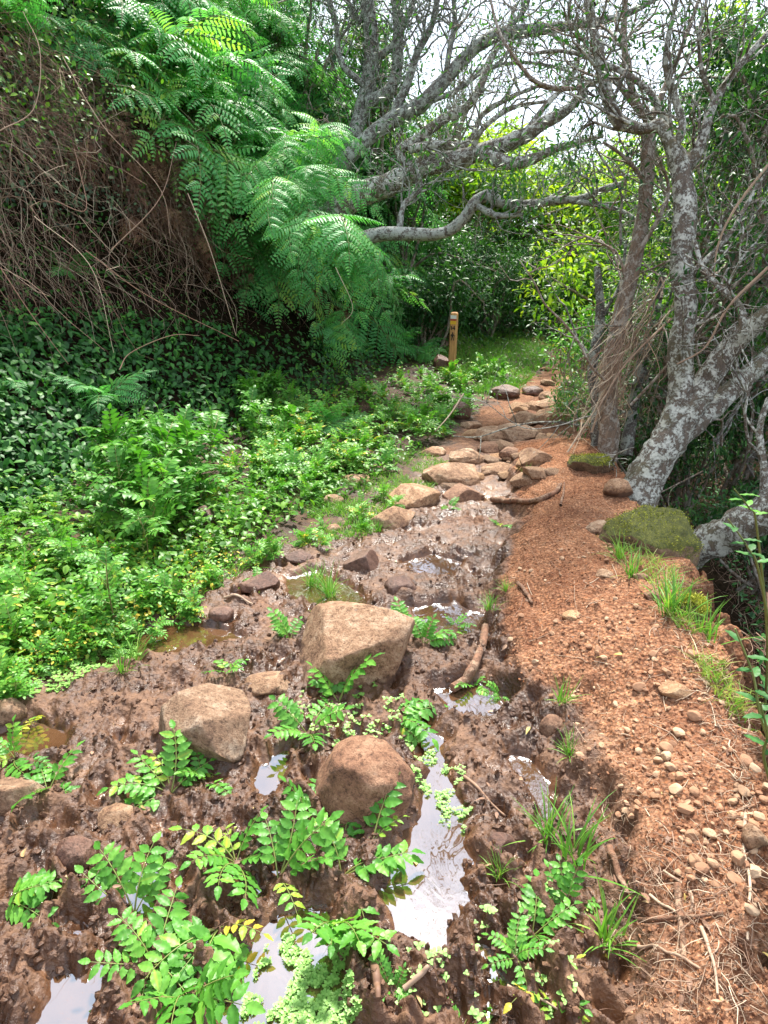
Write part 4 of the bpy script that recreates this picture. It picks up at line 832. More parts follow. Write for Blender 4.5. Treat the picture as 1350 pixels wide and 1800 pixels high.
tree('lichen_tree', 'leaning tree on the bank whose pale lichen limb reaches right over the path', (640, 350, 7.4),
 [[(560,400,7.6,24),(620,350,7.5,22),(680,325,7.4,20),(750,292,7.3,18),(800,282,7.2,17),(860,262,7.1,15),(920,240,7.0,13),(960,215,6.9,11),(1000,190,6.8,9),(1022,165,6.7,7),(1035,140,6.7,5)]],
 [[(850,270,7.1,11),(895,288,7.0,12),(935,280,6.9,9),(975,262,6.8,7),(1020,250,6.7,6),(1060,238,6.6,4)],
  [(735,300,7.3,9),(700,270,7.3,8),(740,240,7.2,9),(775,212,7.1,9),(820,188,7.0,8),(845,150,6.9,7),(862,105,6.9,6),(890,60,6.8,4),(905,10,6.8,3)],
  [(790,285,7.2,6),(830,240,7.3,5),(850,200,7.3,5),(900,170,7.3,4),(950,150,7.2,3)],
  [(830,262,7.1,5),(850,225,7,5),(900,190,7,4),(960,178,7,3)],
  [(920,240,7,6),(955,190,7,5),(1000,140,7,4),(1030,70,7,3)],
  [(720,262,7.2,8),(760,256,7.1,8),(805,255,7.1,6)]],
 'bark_lichen', 74, (6, .5), ('herb_far', 1, .04, .07), branch_bark='bark_lichen', tw_len=1.0, anchor=[(560, 420)], thin=.95)
tree('lichen_tree', 'low branch with a humped bend reaching across the path under the pale limb', (640, 430, 6.9),
 [[(600,440,7.0,13),(660,412,6.9,13),(720,412,6.8,12),(780,410,6.7,11),(815,385,6.6,11),(835,355,6.5,10),(858,344,6.5,11),(885,358,6.4,9),(930,360,6.3,9),(980,352,6.2,8),(1020,350,6.1,7),(1060,333,6.0,6),(1098,322,5.9,5)]],
 [[(1000,352,6.15,6),(1050,360,6.0,5),(1095,372,5.9,4),(1130,395,5.8,3)], [(840,362,6.5,6),(870,378,6.4,6),(920,378,6.3,3)], [(700,412,6.9,7),(710,360,6.9,5),(740,330,6.9,4),(730,290,6.9,3)]],
 'bark_grey', 75, (8, .5), ('tree_leaf', 2, .05, .10), crown_kw=dict(wl=.25, droop=.6), anchor=[(580, 450)], thin=.9)
tree('dark_tree', 'dark leaning tree above the ferns with a long limb arching to the top right', (600, 260, 7.9),
 [[(560,330,8.1,26),(640,250,8.0,24),(690,210,7.9,24),(745,180,7.8,24),(790,130,7.7,22),(835,85,7.6,20),(880,60,7.5,20),(950,52,7.4,17),(1020,42,7.3,13),(1100,25,7.2,10),(1180,-20,7.1,8)]],
 [[(690,205,7.9,15),(715,150,7.8,13),(735,90,7.7,12),(760,40,7.6,10),(775,-40,7.5,9)], [(780,150,7.7,10),(790,90,7.6,9),(800,30,7.6,8),(790,-40,7.6,7)], [(880,60,7.5,9),(920,20,7.4,8),(940,-40,7.4,6)],
  [(745,182,7.8,10),(800,160,7.7,8),(860,120,7.6,7),(930,110,7.5,5),(1000,125,7.4,4)], [(960,52,7.4,7),(1000,80,7.3,5),(1050,95,7.3,4),(1110,80,7.3,3)]],
 'bark_dark', 76, (16, .5), ('tree_leaf', 1, .04, .08), tw_len=1.1, crown_kw=dict(wl=.25), anchor=[(510, 380)], thin=.55)
tree('dark_tree', 'tangled dark thin-stemmed tree at the top centre behind the bright ferns', (620, 160, 8.4),
 [[(600,300,8.6,15),(640,180,8.5,16),(652,110,8.4,16),(650,40,8.3,14),(640,-60,8.2,12)], [(640,190,8.5,12),(690,150,8.4,12),(700,60,8.3,11),(690,-50,8.3,9)]],
 [[(650,110,8.4,8),(690,80,8.3,7),(720,20,8.2,6),(735,-40,8.2,4)], [(640,150,8.4,7),(600,110,8.3,6),(590,40,8.3,5),(570,-30,8.3,4)], [(655,60,8.4,6),(620,20,8.3,5),(600,-40,8.3,4)]],
 'bark_dark', 77, (16, .5), ('tree_leaf', 2, .04, .07), tw_len=1.1, crown_kw=dict(wl=.25), anchor=[(570, 400), (600, 330)], thin=.85)
# ---------------------------------------------------------------- shrubs and thickets
def shrub_mesh(seed, R_, Hh, n, L0, L1, mat, wl=.35, stems=7, tint=(.5, .2), hollow=.35, bark='bark_brown'):
    g = np.random.default_rng(seed); mb = MB(); st = MB()
    c = g.normal(size=(14, 3)) * [R_ * .5, R_ * .5, Hh * .26] + [0, 0, Hh * .6]; rr = g.uniform(.28, .55, 14) * R_
    k = g.integers(0, 14, n); d = rdir(n); p = c[k] + d * (rr[k] * g.uniform(hollow, 1.15, n))[:, None]; p[:, 2] = np.abs(p[:, 2])
    L = g.uniform(L0, L1, n); dd = d * .6 + rdir(n) * .8 + [0, 0, -.1]
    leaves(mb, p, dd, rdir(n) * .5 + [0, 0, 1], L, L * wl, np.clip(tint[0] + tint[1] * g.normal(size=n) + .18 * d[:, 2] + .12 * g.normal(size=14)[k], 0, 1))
    for i in range(14):
        b = g.normal(size=3) * [.12 * R_, .12 * R_, 0]; m_ = (b + c[i]) / 2 + g.normal(size=3) * .12 * R_
        pts = catmull([b, m_, c[i], c[i] + g.normal(size=3) * rr[i] * .6], 12); tube(st, pts, np.linspace(.022, .006, 12) * (R_ / .8), 6, .5, bump=.15)
        for j in range(7):
            q = pts[g.integers(5, 12)]; strands(st, q[None], rdir(1) + [0, 0, .3], np.array([rr[i] * 1.1]), 5, np.array([.004]), np.array([.1]), .15, np.array([.5]), 4)
    return mb.mesh('crown', M[mat]), st.mesh('stems', M[bark])
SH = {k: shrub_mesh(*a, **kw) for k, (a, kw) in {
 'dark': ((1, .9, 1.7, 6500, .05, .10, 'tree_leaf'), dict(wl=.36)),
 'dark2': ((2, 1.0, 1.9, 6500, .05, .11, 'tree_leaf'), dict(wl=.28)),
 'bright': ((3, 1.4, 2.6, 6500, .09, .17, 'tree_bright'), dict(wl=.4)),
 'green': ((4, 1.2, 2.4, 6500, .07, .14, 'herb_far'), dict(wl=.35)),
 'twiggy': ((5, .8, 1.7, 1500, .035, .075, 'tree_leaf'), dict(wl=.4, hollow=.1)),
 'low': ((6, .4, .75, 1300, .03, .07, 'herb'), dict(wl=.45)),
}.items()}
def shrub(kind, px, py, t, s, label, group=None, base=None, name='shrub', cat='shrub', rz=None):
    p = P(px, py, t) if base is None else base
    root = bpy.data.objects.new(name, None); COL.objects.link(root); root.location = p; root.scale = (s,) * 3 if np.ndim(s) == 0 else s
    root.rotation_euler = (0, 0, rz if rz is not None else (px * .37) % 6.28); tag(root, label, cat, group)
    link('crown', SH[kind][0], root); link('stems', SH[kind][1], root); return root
# behind the end of the path and over the far bank
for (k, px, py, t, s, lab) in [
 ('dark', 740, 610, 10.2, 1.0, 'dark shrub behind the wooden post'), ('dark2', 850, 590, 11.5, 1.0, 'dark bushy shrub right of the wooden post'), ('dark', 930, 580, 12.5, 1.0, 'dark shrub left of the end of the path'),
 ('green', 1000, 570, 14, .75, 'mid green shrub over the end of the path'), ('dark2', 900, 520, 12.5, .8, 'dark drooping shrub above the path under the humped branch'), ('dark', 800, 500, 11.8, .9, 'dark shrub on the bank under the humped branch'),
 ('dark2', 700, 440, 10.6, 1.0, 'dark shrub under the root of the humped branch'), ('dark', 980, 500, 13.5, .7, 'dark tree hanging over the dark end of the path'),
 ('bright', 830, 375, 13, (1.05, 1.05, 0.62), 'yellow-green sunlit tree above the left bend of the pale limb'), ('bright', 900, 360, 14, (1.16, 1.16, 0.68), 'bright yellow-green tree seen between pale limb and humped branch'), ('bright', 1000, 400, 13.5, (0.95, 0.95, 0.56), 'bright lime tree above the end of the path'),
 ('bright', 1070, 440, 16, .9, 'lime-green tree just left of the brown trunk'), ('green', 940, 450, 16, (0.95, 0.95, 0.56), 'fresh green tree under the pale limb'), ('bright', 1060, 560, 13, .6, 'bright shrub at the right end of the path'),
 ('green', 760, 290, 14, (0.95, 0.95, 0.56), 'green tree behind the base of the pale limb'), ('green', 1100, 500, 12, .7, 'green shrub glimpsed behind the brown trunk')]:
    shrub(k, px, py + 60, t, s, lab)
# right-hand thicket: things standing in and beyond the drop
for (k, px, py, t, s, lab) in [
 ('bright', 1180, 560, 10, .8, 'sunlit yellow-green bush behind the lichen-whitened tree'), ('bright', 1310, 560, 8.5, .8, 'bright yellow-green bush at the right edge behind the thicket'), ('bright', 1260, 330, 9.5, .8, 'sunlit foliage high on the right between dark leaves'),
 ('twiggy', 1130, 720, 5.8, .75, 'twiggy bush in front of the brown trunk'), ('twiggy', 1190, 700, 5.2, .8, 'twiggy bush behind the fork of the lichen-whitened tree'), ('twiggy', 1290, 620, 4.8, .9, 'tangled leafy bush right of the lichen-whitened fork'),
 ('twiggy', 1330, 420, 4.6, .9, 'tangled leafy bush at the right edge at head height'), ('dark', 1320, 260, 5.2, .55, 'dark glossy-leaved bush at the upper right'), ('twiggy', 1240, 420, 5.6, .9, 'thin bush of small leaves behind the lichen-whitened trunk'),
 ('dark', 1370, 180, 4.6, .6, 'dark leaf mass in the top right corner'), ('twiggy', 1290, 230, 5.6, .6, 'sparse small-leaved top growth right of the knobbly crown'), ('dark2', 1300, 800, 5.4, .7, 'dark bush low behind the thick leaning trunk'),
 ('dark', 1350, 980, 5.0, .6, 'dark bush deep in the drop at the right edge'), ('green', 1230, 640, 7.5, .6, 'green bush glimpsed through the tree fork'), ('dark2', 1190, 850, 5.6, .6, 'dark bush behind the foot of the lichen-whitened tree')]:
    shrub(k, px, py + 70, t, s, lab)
for (k, px, py, t, s, lab) in [('twiggy', 590, 330, 9.6, 1.5, 'bare twiggy growth on the crest behind the fern bank'), ('twiggy', 680, 300, 9.8, 1.4, 'twiggy growth around the dark leaning tree'), ('twiggy', 520, 190, 9.4, 1.3, 'twiggy growth at the top of the fern bank'), ('twiggy', 790, 230, 10.5, .9, 'grey tangle of twigs under the long dark limb'), ('green', 640, 260, 11, .8, 'green shrub filling the gap behind the dark leaning tree')]:
    shrub(k, px, py + 40, t, s, lab)
shrub('low', 0, 0, 0, 1.1, 'fresh green leafy bush hugging the right edge of the path', name='bush', base=ground_at(1016, 694))
shrub('low', 0, 0, 0, .6, 'small light green bush beside the rocky climb', name='bush', base=ground_at(1012, 750), rz=1.)
# tangled bare sticks of the right thicket, each arching on its own
tg = np.random.default_rng(51)
for i in range(46):
    px, py = tg.uniform(1060, 1360), tg.uniform(330, 860); t = tg.uniform(4.1, 6.0); a = tg.uniform(-.9, .9)
    n = 6; pts = [np.array(P(px, py, t))]; d = np.array([tg.normal() * .5, tg.normal() * .3, 1.0 if tg.uniform() < .65 else .1]); L = tg.uniform(.5, 1.3)
    for j in range(n): d = d / np.linalg.norm(d) + tg.normal(size=3) * .28; pts.append(pts[-1] + d / np.linalg.norm(d) * L / n)
    mb = MB(); r = tg.uniform(.004, .012); c = catmull(pts, 22); tube(mb, c, np.linspace(r, r * .4, 22), 6, .5, bump=.12)
    for j in range(5):
        k = tg.integers(4, 20); strands(mb, c[k][None], rdir(1) + [0, 0, .2], np.array([L * tg.uniform(.2, .45)]), 6, np.array([r * .5]), np.array([.1]), .12, np.array([.5]), 4)
    tag(mb.build('stem', M[['bark_brown', 'bark_grey', 'bark_dark'][i % 3]]), 'bare crooked stem in the tangled thicket right of the path', 'stem', 'crooked stems of the right thicket')
# leaning pale stalks by the path
for k, (pp, lab) in enumerate([([(985,815,4.7),(1020,760,4.75),(1060,700,4.8),(1120,610,4.8),(1200,520,4.8)], 'long pale stick leaning from the path up into the thicket'), ([(1040,760,4.7),(1075,660,4.6),(1130,560,4.6),(1190,460,4.6)], 'pale dry stalk leaning across the brown trunk'),
        ([(1350,470,3.5),(1280,540,3.6),(1240,610,3.7),(1190,640,3.8)], 'pale bare stick crossing in front of the tree fork'), ([(815,692,6.0),(790,730,5.9),(765,758,5.8)], 'straight pale stick lying in the plants left of the path'),
        ([(1350,290,3.6),(1290,370,3.7),(1260,440,3.8),(1255,520,3.9)], 'long curved twig in front of the right thicket'), ([(1180,560,4.4),(1100,640,4.4),(1050,720,4.4)], 'brown withered stalk beside the leaning pale stick')]):
    mb = MB(); tube(mb, catmull([P(*q) for q in pp], 20), np.linspace(.008, .004, 20), 6, .9 - .1 * (k % 3), bump=.1); tag(mb.build('stick', M['dry']), lab, 'stick')
# glossy laurel sprigs at the right edge, near the camera
def sprig(px, py, t, n, L, label, seed, mat='ivy'):
    g = np.random.default_rng(seed); b = np.array(P(px, py, t)); root = bpy.data.objects.new('laurel_sprig', None); COL.objects.link(root); root.location = b; tag(root, label, 'sprig')
    d = np.array([-.35, .1, 1.0]) + g.normal(size=3) * .25; gz = float(Hc(np.array([b[0] + .22]), np.array([b[1] + .05]))[0]) - b[2]; pts = np.array([np.array([.22, .05, min(gz, -.15)]), np.array([.14, .03, min(gz, -.15) * .5]), np.zeros(3), d * .10, d * .2 + [-.02, 0, 0]]); c = catmull(pts, 28)
    mb = MB(); tube(mb, c, np.linspace(.005, .002, 28), 6, .6); mb.build('twig', M['herb_stem'], root)
    for i in range(n):
        q = c[int(15 + 12 * i / n)]; a = i * 2.4; dd = np.array([math.cos(a), math.sin(a), .35]); m2 = leaflet(L * g.uniform(.8, 1.1), L * .38, 0, seed + i)
        o = link('leaf', m2.mesh('leaf', M[mat]), root, tuple(q)); o.rotation_euler = Vector(dd).to_track_quat('X', 'Z').to_euler()
def leaflet(L, W, ser, seed, fold=.22, curl=.25, tint=.5, n=13):
    g = np.random.default_rng(seed); s = np.linspace(0, 1, n); wv = np.sin(np.pi * s**.75)**.85 * W * .5
    if ser: wv = wv * (1 + ser * np.where(np.arange(n) % 2 == 0, -.5, .5)); 
    wv[0] = W * .04; wv[-1] = W * .01; z = -curl * L * s**2 + .01 * L * np.sin(s * 9 + g.uniform(0, 6))
    v = np.concatenate([np.stack([s * L + (k * k) * .06 * L * (1 if ser else 0), k * wv, z + abs(k) * wv * fold * (1 - .4 * abs(k)) + .05 * W * abs(k) * np.sin(np.arange(n) * 1.7 + k)], -1) for k in (-1, -.5, 0, .5, 1)])
    f = np.array([[a * n + i, (a + 1) * n + i, (a + 1) * n + i + 1, a * n + i + 1] for a in range(4) for i in range(n - 1)])
    mb = MB(); t = tint + np.concatenate([np.full(n, q) for q in (.05, .0, .12, .0, .05)]); mb.add(v, f, np.clip(t, 0, 1)); return mb
for i, (px, py, t, n, L, lab) in enumerate([(1335, 1010, 1.9, 8, .055, 'glossy blue-green laurel sprig beside the thick leaning trunk'), (1340, 1270, 1.5, 7, .05, 'glossy laurel sprig at the right edge of the earth berm'), (1345, 1345, 1.45, 5, .05, 'lowest glossy laurel sprig at the right edge'), (1330, 925, 2.1, 6, .05, 'light green young sprig above the thick leaning trunk')]):
    sprig(px, py, t, n, L, lab, 600 + 20 * i, 'ivy' if i < 3 else 'herb')

# ---------------------------------------------------------------- leafy herbs with pinnate leaves
def pin_leaf(L, pairs, lw, seed, hi=True, droop=.5, tint=.45, rise=.6):
    g = np.random.default_rng(seed); mb = MB(); s = np.linspace(0, 1, 10); sd_ = g.normal() * .15
    def cur(s): return np.stack([L * s * (1 - .1 * droop), L * sd_ * s**2, L * (rise * s - droop * s**2)], -1)
    tube(mb, cur(s), L * .011 * (1.15 - s) + .0005, 5, .8, 1, cap=False)
    for k in range(pairs + 1):
        u = .28 + .72 * k / pairs; p0 = cur(np.array([u]))[0]; T = cur(np.array([u + .02]))[0] - cur(np.array([u - .02]))[0]; T /= np.linalg.norm(T); S = np.cross(T, [0, 0, 1]); S /= np.linalg.norm(S); N = np.cross(S, T)
        for sg in ((-1, 1) if k < pairs else (0,)):
            ln = lw * (.75 + .5 * math.sin(math.pi * (.15 + .7 * u))) * g.uniform(.85, 1.12) * (1.15 if sg == 0 else 1)
            d = (T if sg == 0 else sg * S * .92 + T * .42 + N * g.uniform(-.1, .3)); d = d / np.linalg.norm(d); s_ = np.cross(N, d); s_ /= np.linalg.norm(s_); n_ = np.cross(d, s_)
            lf = leaflet(ln, ln * g.uniform(.46, .58), .16 if hi else 0, int(g.integers(1e6)), curl=g.uniform(.1, .4), tint=np.clip(tint + g.normal() * .13, 0, .92), n=13 if hi else 5)
            v = lf.v[0]; v = p0 + v[:, :1] * d + v[:, 1:2] * s_ + v[:, 2:] * n_; mb.add(v, lf.f[0], lf.t[0], 0)
    return mb
HL = [pin_leaf(.20, 5 + i % 2, .042, 300 + i, True, .25 + .15 * (i % 4), .38 + .08 * (i % 3), .35 + .15 * (i % 3)).mesh('leaf', [M['herb'], M['herb_stem']]) for i in range(8)]
HB = [pin_leaf(.16, 3, .075, 350 + i, True, .5, .45, .3).mesh('leaf', [M['herb'], M['herb_stem']]) for i in range(2)]
HY = [pin_leaf(.18, 4, .036, 330 + i, True, .6, .92, .35).mesh('leaf', [M['herb'], M['herb_stem']]) for i in range(2)]
hg = np.random.default_rng(61)
def herb(px, py, n, size, label, rng=hg, az=None, spread=math.pi, yellow=0.0, pitch=.35, name='leafy_herb', up=0.0):
    g = ground_at(px, py); root = bpy.data.objects.new(name, None); COL.objects.link(root); z = max(Hs(g[0], g[1]), WATER_Z)
    root.location = (g[0], g[1], z - .01); tag(root, label, 'plant')
    st = MB(); top = np.array([0, 0, up])
    if up > 0: tube(st, catmull([(0,0,0), tuple(rng.normal(size=3) * .02 + top * .5), tuple(top)], 10), np.linspace(.004, .002, 10), 6, .3); st.build('stem', M['herb_stem'], root)
    for k in range(n):
        a = (az if az is not None else 0) + spread * (((k + .5) / n - .5) * 2) + rng.normal() * .15
        lib = HY if rng.uniform() < yellow else HL; h = top * (.35 + .65 * (k + 1) / n) if up else np.zeros(3)
        link('leaf', lib[int(rng.integers(len(lib)))], root, tuple(h), (rng.normal() * .25, -pitch + rng.normal() * .25, a), size * rng.uniform(.75, 1.2))
    return root
# (px, py at the ground, leaves, size, azimuth, spread, label)
for (px, py, n, s, az, sp, lab) in [
 (595,1235,9,1.05,1.6,1.5,'tall leafy herb growing against the front of the big boulder'), (540,1290,8,.85,None,3.1,'bushy herb between the big boulder and the round red rock'), (690,1262,7,.9,.2,1.6,'herb spreading flat leaves toward the long puddle below the big boulder'),
 (300,1395,9,.95,2.4,1.8,'herb spraying leaves over the lower edge of the pale angular block'), (360,1370,6,.7,None,3.1,'small herb under the right corner of the pale angular block'), (415,1520,10,.95,None,3.1,'large leafy herb in the centre of the lower mud'),
 (490,1560,8,1.05,.6,1.6,'leafy herb leaning right over the weedy puddle'), (385,1640,7,.9,-1.7,1.6,'herb with several sprays at the left of the weedy puddle'), (270,1700,9,.95,None,3.1,'herb with small round leaflets right of the corner puddle'), (330,1765,8,.9,-.6,1.9,'lowest leafy herb beside the corner puddle'),
 (545,1440,8,.95,1.5,1.5,'herb growing up beside the left of the round red rock'), (600,1530,8,1.0,.5,1.8,'herb arching from below the round red rock to the long puddle'), (590,1640,6,.95,-1.3,1.0,'herb hanging down over the weedy puddle'), (655,1490,6,.9,1.3,1.2,'herb with upright leaves at the lower right of the round red rock'),
 (235,1600,6,.9,1.8,1.2,'slender herb reaching up from the thin film of water'), (710,1110,6,.8,1.8,1.0,'upright herb right of the big boulder'), (745,1140,7,.75,.9,1.5,'herb with blue-green leaves beside the brown pool'),
 (85,1395,8,.8,None,3.1,'low herb above the long oval cobble'), (30,1345,7,.7,None,3.1,'low herb at the left edge above the flat tan rock'), (10,1590,4,.8,.2,.8,'leaf tips at the left edge beside the long oval cobble'), (400,1190,6,.55,None,3.1,'small herb left of the flat tan stone'), (510,1130,7,.7,2.5,1.2,'herb at the upper left of the big boulder'),
 (935,1640,7,.7,None,3.1,'bright herb below the large grass tuft'), (905,1700,7,.5,None,3.1,'tiny round-leaved herb left of the yellowing one'), (830,1215,5,.5,None,3.1,'tiny herb beside the curved root'), (800,1110,4,.5,None,3.1,'small herb in the brown pool'), (880,925,6,.6,None,3.1,'small herb at the head of the berm'), (340,1000,5,.7,None,3.1,'herb on the mud edge behind the dark wet stone'),
 (790,895,4,.5,None,3.1,'small herb under the smooth wide rock'), (880,1220,4,.4,None,3.1,'tiny seedling at the foot of the berm'), (995,1600,5,.6,1.2,1.,'herb with pale leaflets right of the bright one'), (815,1790,6,.5,None,3.1,'seedling at the bottom edge by the water-filled rut'), (690,1740,5,.4,None,3.1,'seedling on the strip of mud between the two big puddles'), (1065,1640,4,.35,None,3.1,'seedling in the lowest grass tuft')]:
    herb(px, py, max(4, int(n * .72)), s * .88, lab, az=az, spread=sp, yellow=.12)
herb(960, 1740, 8, .6, 'yellowing herb at the bottom right of the mud', yellow=.8)
herb(450, 1030, 6, .55, 'yellowish herb above the dark wet stone', yellow=.5); herb(60, 1275, 7, .55, 'yellow-leaved herb by the smooth grey stone', yellow=.9); herb(205, 1110, 9, .6, 'tall reddish-stemmed herb standing up in the left plants', up=.32, yellow=.1)
herb(260, 1010, 8, .6, 'tall herb left of the yellowish undergrowth', up=.3)
o_ = herb(385, 1640, 3, .8, 'single very broad leaf hanging over the weedy puddle', az=-1.4, spread=.6)
for c_ in o_.children: c_.data = HB[0]
# the stand of plants between mud and bank: many alike
def stand(seed, n, Ls, lw, up, t0):
    g = np.random.default_rng(seed); out = MB()
    for k in range(n):
        q = pin_leaf(Ls * g.uniform(.7, 1.1), 5, lw, int(g.integers(1e6)), False, g.uniform(.2, .7), np.clip(t0 + g.normal() * .1, 0, .9), g.uniform(.4, .9))
        a = g.uniform(0, 6.283); p = -g.uniform(-.1, .9); c, s = math.cos(a), math.sin(a); cp, sp = math.cos(p), math.sin(p); h = g.uniform(.2, 1) * up
        V = np.concatenate(q.v); x, y, z = V.T; x, z = x * cp - z * sp * -1, -x * sp + z * cp; V = np.stack([x * c - y * s, x * s + y * c, z + h], -1); b = out.n
        out.v.append(V); out.n += len(V); out.t.append(np.concatenate(q.t)); out.f += [f + b for f in q.f]; out.mi += q.mi
    return out
ST = [stand(700 + i, 14, .17, .034, .10 + .05 * (i % 3), .5 + .08 * (i % 3)).mesh('leafy_herb', [M['herb'], M['herb_stem']]) for i in range(6)]
STT = [stand(720 + i, 18, .19, .040, .34, .35).mesh('tall_herb', [M['herb'], M['herb_stem']]) for i in range(3)]
def many(meshes, name, n, reg, s0, s1, label, cat, group, seed, tiltmax=.15, dz=-.02, avoid=True):
    g = np.random.default_rng(seed); q = np.array(scatter_px(int(n * 1.5), reg, g)); P_ = ground_at(q[:, 0], q[:, 1]); c = 0
    for i, p in enumerate(P_):
        if c >= n: break
        if avoid and any((p[0] - a)**2 + (p[1] - b)**2 < (r * 1.0)**2 for a, b, r in ROCKC): continue
        h = Hc(p[0:1], p[1:2])[0]; o = link(name, meshes[i % len(meshes)], None, (p[0], p[1], max(h, WATER_Z) + dz), (g.normal() * tiltmax, g.normal() * tiltmax, g.uniform(0, 6.28)), g.uniform(s0, s1)); tag(o, label, cat, group); c += 1
many(ST, 'leafy_herb', 105, [(-40,960),(160,850),(380,830),(560,760),(640,860),(500,950),(420,1000),(300,1070),(160,1110),(-40,1200)], .45, .85, 'pinnate-leaved herb in the bright stand left of the mud', 'plant', 'herbs in the stand left of the mud', 81)
many(ST, 'leafy_herb', 60, [(-560,1080),(-60,960),(-60,1210),(-560,1480)], .6, 1., 'pinnate-leaved herb in the stand beyond the left edge of the mud', 'plant', 'herbs beyond the left edge', 86)
many(ST, 'leafy_herb', 130, [(440,740),(640,680),(790,640),(900,660),(860,720),(780,770),(700,830),(600,850),(480,880)], .6, 1., 'leafy herb in the belt of plants between dark groundcover and rocky climb', 'plant', 'herbs left of the rocky climb', 82)
many(STT, 'tall_herb', 20, [(150,880),(250,850),(390,850),(380,920),(300,970),(190,960)], .95, 1.3, 'tall feathery herb in the clump at the left', 'plant', 'tall herbs in the left clump', 83)
many(STT, 'tall_herb', 14, [(420,740),(500,700),(520,780),(440,800)], .8, 1., 'tall feathery herb in front of the dark groundcover', 'plant', 'tall herbs by the dark groundcover', 84)
many(ST, 'small_herb', 70, [(-40,1130),(200,1090),(420,1000),(600,920),(690,860),(720,900),(600,960),(440,1020),(340,1100),(150,1180),(-40,1290)], .35, .6, 'low yellowish-green herb along the wet edge of the mud', 'plant', 'small herbs along the mud edge', 85)

# ---------------------------------------------------------------- grass, floating weed, litter, roots
def tuft(n, L, w_, seed, spread=.55, tint=(.5, .2)):
    g = np.random.default_rng(seed); mb = MB(); S = 7; s = np.linspace(0, 1, S); a = g.uniform(0, 6.283, n); b = np.abs(g.normal(size=n)) * spread; ln = L * g.uniform(.5, 1.1, n); cv = g.uniform(.2, 1.1, n)
    dx, dy_ = np.cos(a), np.sin(a); th = b[:, None] + cv[:, None] * s**1.5; st = ln[:, None] / (S - 1)
    hx = np.cumsum(np.sin(th) * st, 1); hz = np.cumsum(np.cos(th) * st, 1); o = g.normal(size=(n, 2)) * .012
    c = np.stack([o[:, :1] + hx * dx[:, None], o[:, 1:] + hx * dy_[:, None], hz - st], -1); sd_ = np.stack([-dy_, dx, np.zeros(n)], -1); ww = w_ * g.uniform(.6, 1.2, n)[:, None] * (1 - s**2.2) * .5 + .0002
    v = np.stack([c - sd_[:, None] * ww[..., None], c + [0, 0, -.0006], c + sd_[:, None] * ww[..., None]], 2).reshape(-1, 3)
    i = (np.arange(n)[:, None] * S + np.arange(S - 1)[None]).reshape(-1) * 3
    mb.add(v, np.concatenate([np.stack([i, i + 1, i + 4, i + 3], -1), np.stack([i + 1, i + 2, i + 5, i + 4], -1)]), np.repeat(np.clip(tint[0] + tint[1] * g.normal(size=n), 0, 1), S * 3)); return mb
TF = [tuft(26 + 6 * i, .16, .005, 400 + i).mesh('grass_tuft', M['grass']) for i in range(5)]
for i, (px, py, s, lab) in enumerate([(1005,1520,1.25,'largest tuft of long grass at lower right'), (1065,1650,1.1,'lowest grass tuft on the foot of the berm'), (965,1470,1.0,'grass tuft with long arching blades by the narrow puddle'), (580,1060,1.2,'grass tuft behind the big boulder'), (550,1040,.9,'small grass tuft by the orange-brown pool'),
        (235,1165,1.0,'grass tuft beside the shallow brown water'), (215,1185,.8,'fine grass left of the shallow brown water'), (1110,1010,1.0,'dry-edged grass tuft below the big mossy rock'), (1090,985,.9,'yellowish grass tuft beside the big mossy rock'), (1180,1080,1.3,'long-bladed grass hanging over the drop'), (1235,1120,1.2,'bleached grass hanging over the drop at lower right'),
        (985,1240,.7,'sparse grass above the single round stone'), (1000,1330,.6,'grass seedlings below the single round stone'), (890,1040,.5,'small grass tuft at the edge of the berm'), (860,1085,.6,'grass fringe beside the brown pool'), (925,835,.7,'soft green grass beside the loose root'), (665,930,.8,'grass tuft under the lowest tan rock'), (630,935,.7,'grass in front of the row of rocks'), (600,900,.8,'grass left of the row of rocks'), (880,1540,.5,'grass wisp beside the long puddle')]):
    g = ground_at(px, py); tag(link('grass_tuft', TF[i % 5], None, (g[0], g[1], max(Hs(g[0], g[1]), WATER_Z) - .004), (0, 0, i * 1.3), s), lab, 'grass tuft')
# bright short grass (a mass)
def grass_mass(name, reg, n, L, w_, label, seed, tint=(.5, .2)):
    g = np.random.default_rng(seed); q = np.array(scatter_px(n, reg, g)); p = ground_at(q[:, 0], q[:, 1]); h = H(p[:, 0], p[:, 1]); cl = fbm(p[:, 0] * 2.5, p[:, 1] * 2.5, 3, 3); ok = (h > WATER_Z) & (cl > -.18); p, h = p[ok], h[ok]
    mb = MB(); n = len(p); d = g.normal(size=(n, 3)) * .45 + [0, 0, 1]
    d /= np.linalg.norm(d, axis=1)[:, None]; ln = L * g.uniform(.5, 1.2, n); s = np.linspace(0, 1, 4); sd_ = np.cross(d, g.normal(size=(n, 3))); sd_ /= np.linalg.norm(sd_, axis=1)[:, None]; bend = g.normal(size=(n, 3)) * .35; bend[:, 2] = -.3
    c = np.column_stack([p[:, :2], h])[:, None] + d[:, None] * (ln[:, None] * s)[..., None] + bend[:, None] * (ln[:, None] * s**2)[..., None]; ww = (w_ * (1 - s**2) * .5 + .0002)[None, :, None]
    v = np.stack([c - sd_[:, None] * ww, c + sd_[:, None] * ww], 2).reshape(-1, 3); i = (np.arange(n)[:, None] * 4 + np.arange(3)[None]).reshape(-1) * 2
    mb.add(v, np.stack([i, i + 1, i + 3, i + 2], -1), np.repeat(np.clip(tint[0] + tint[1] * g.normal(size=n), 0, 1), 8)); tag(mb.build(name, M['grass']), label, None, None, 'stuff')
grass_mass('grass', [(560,860),(640,800),(760,790),(800,830),(740,880),(640,950),(520,960)], 6000, .06, .004, 'short bright grass growing round the row of rocks', 91)
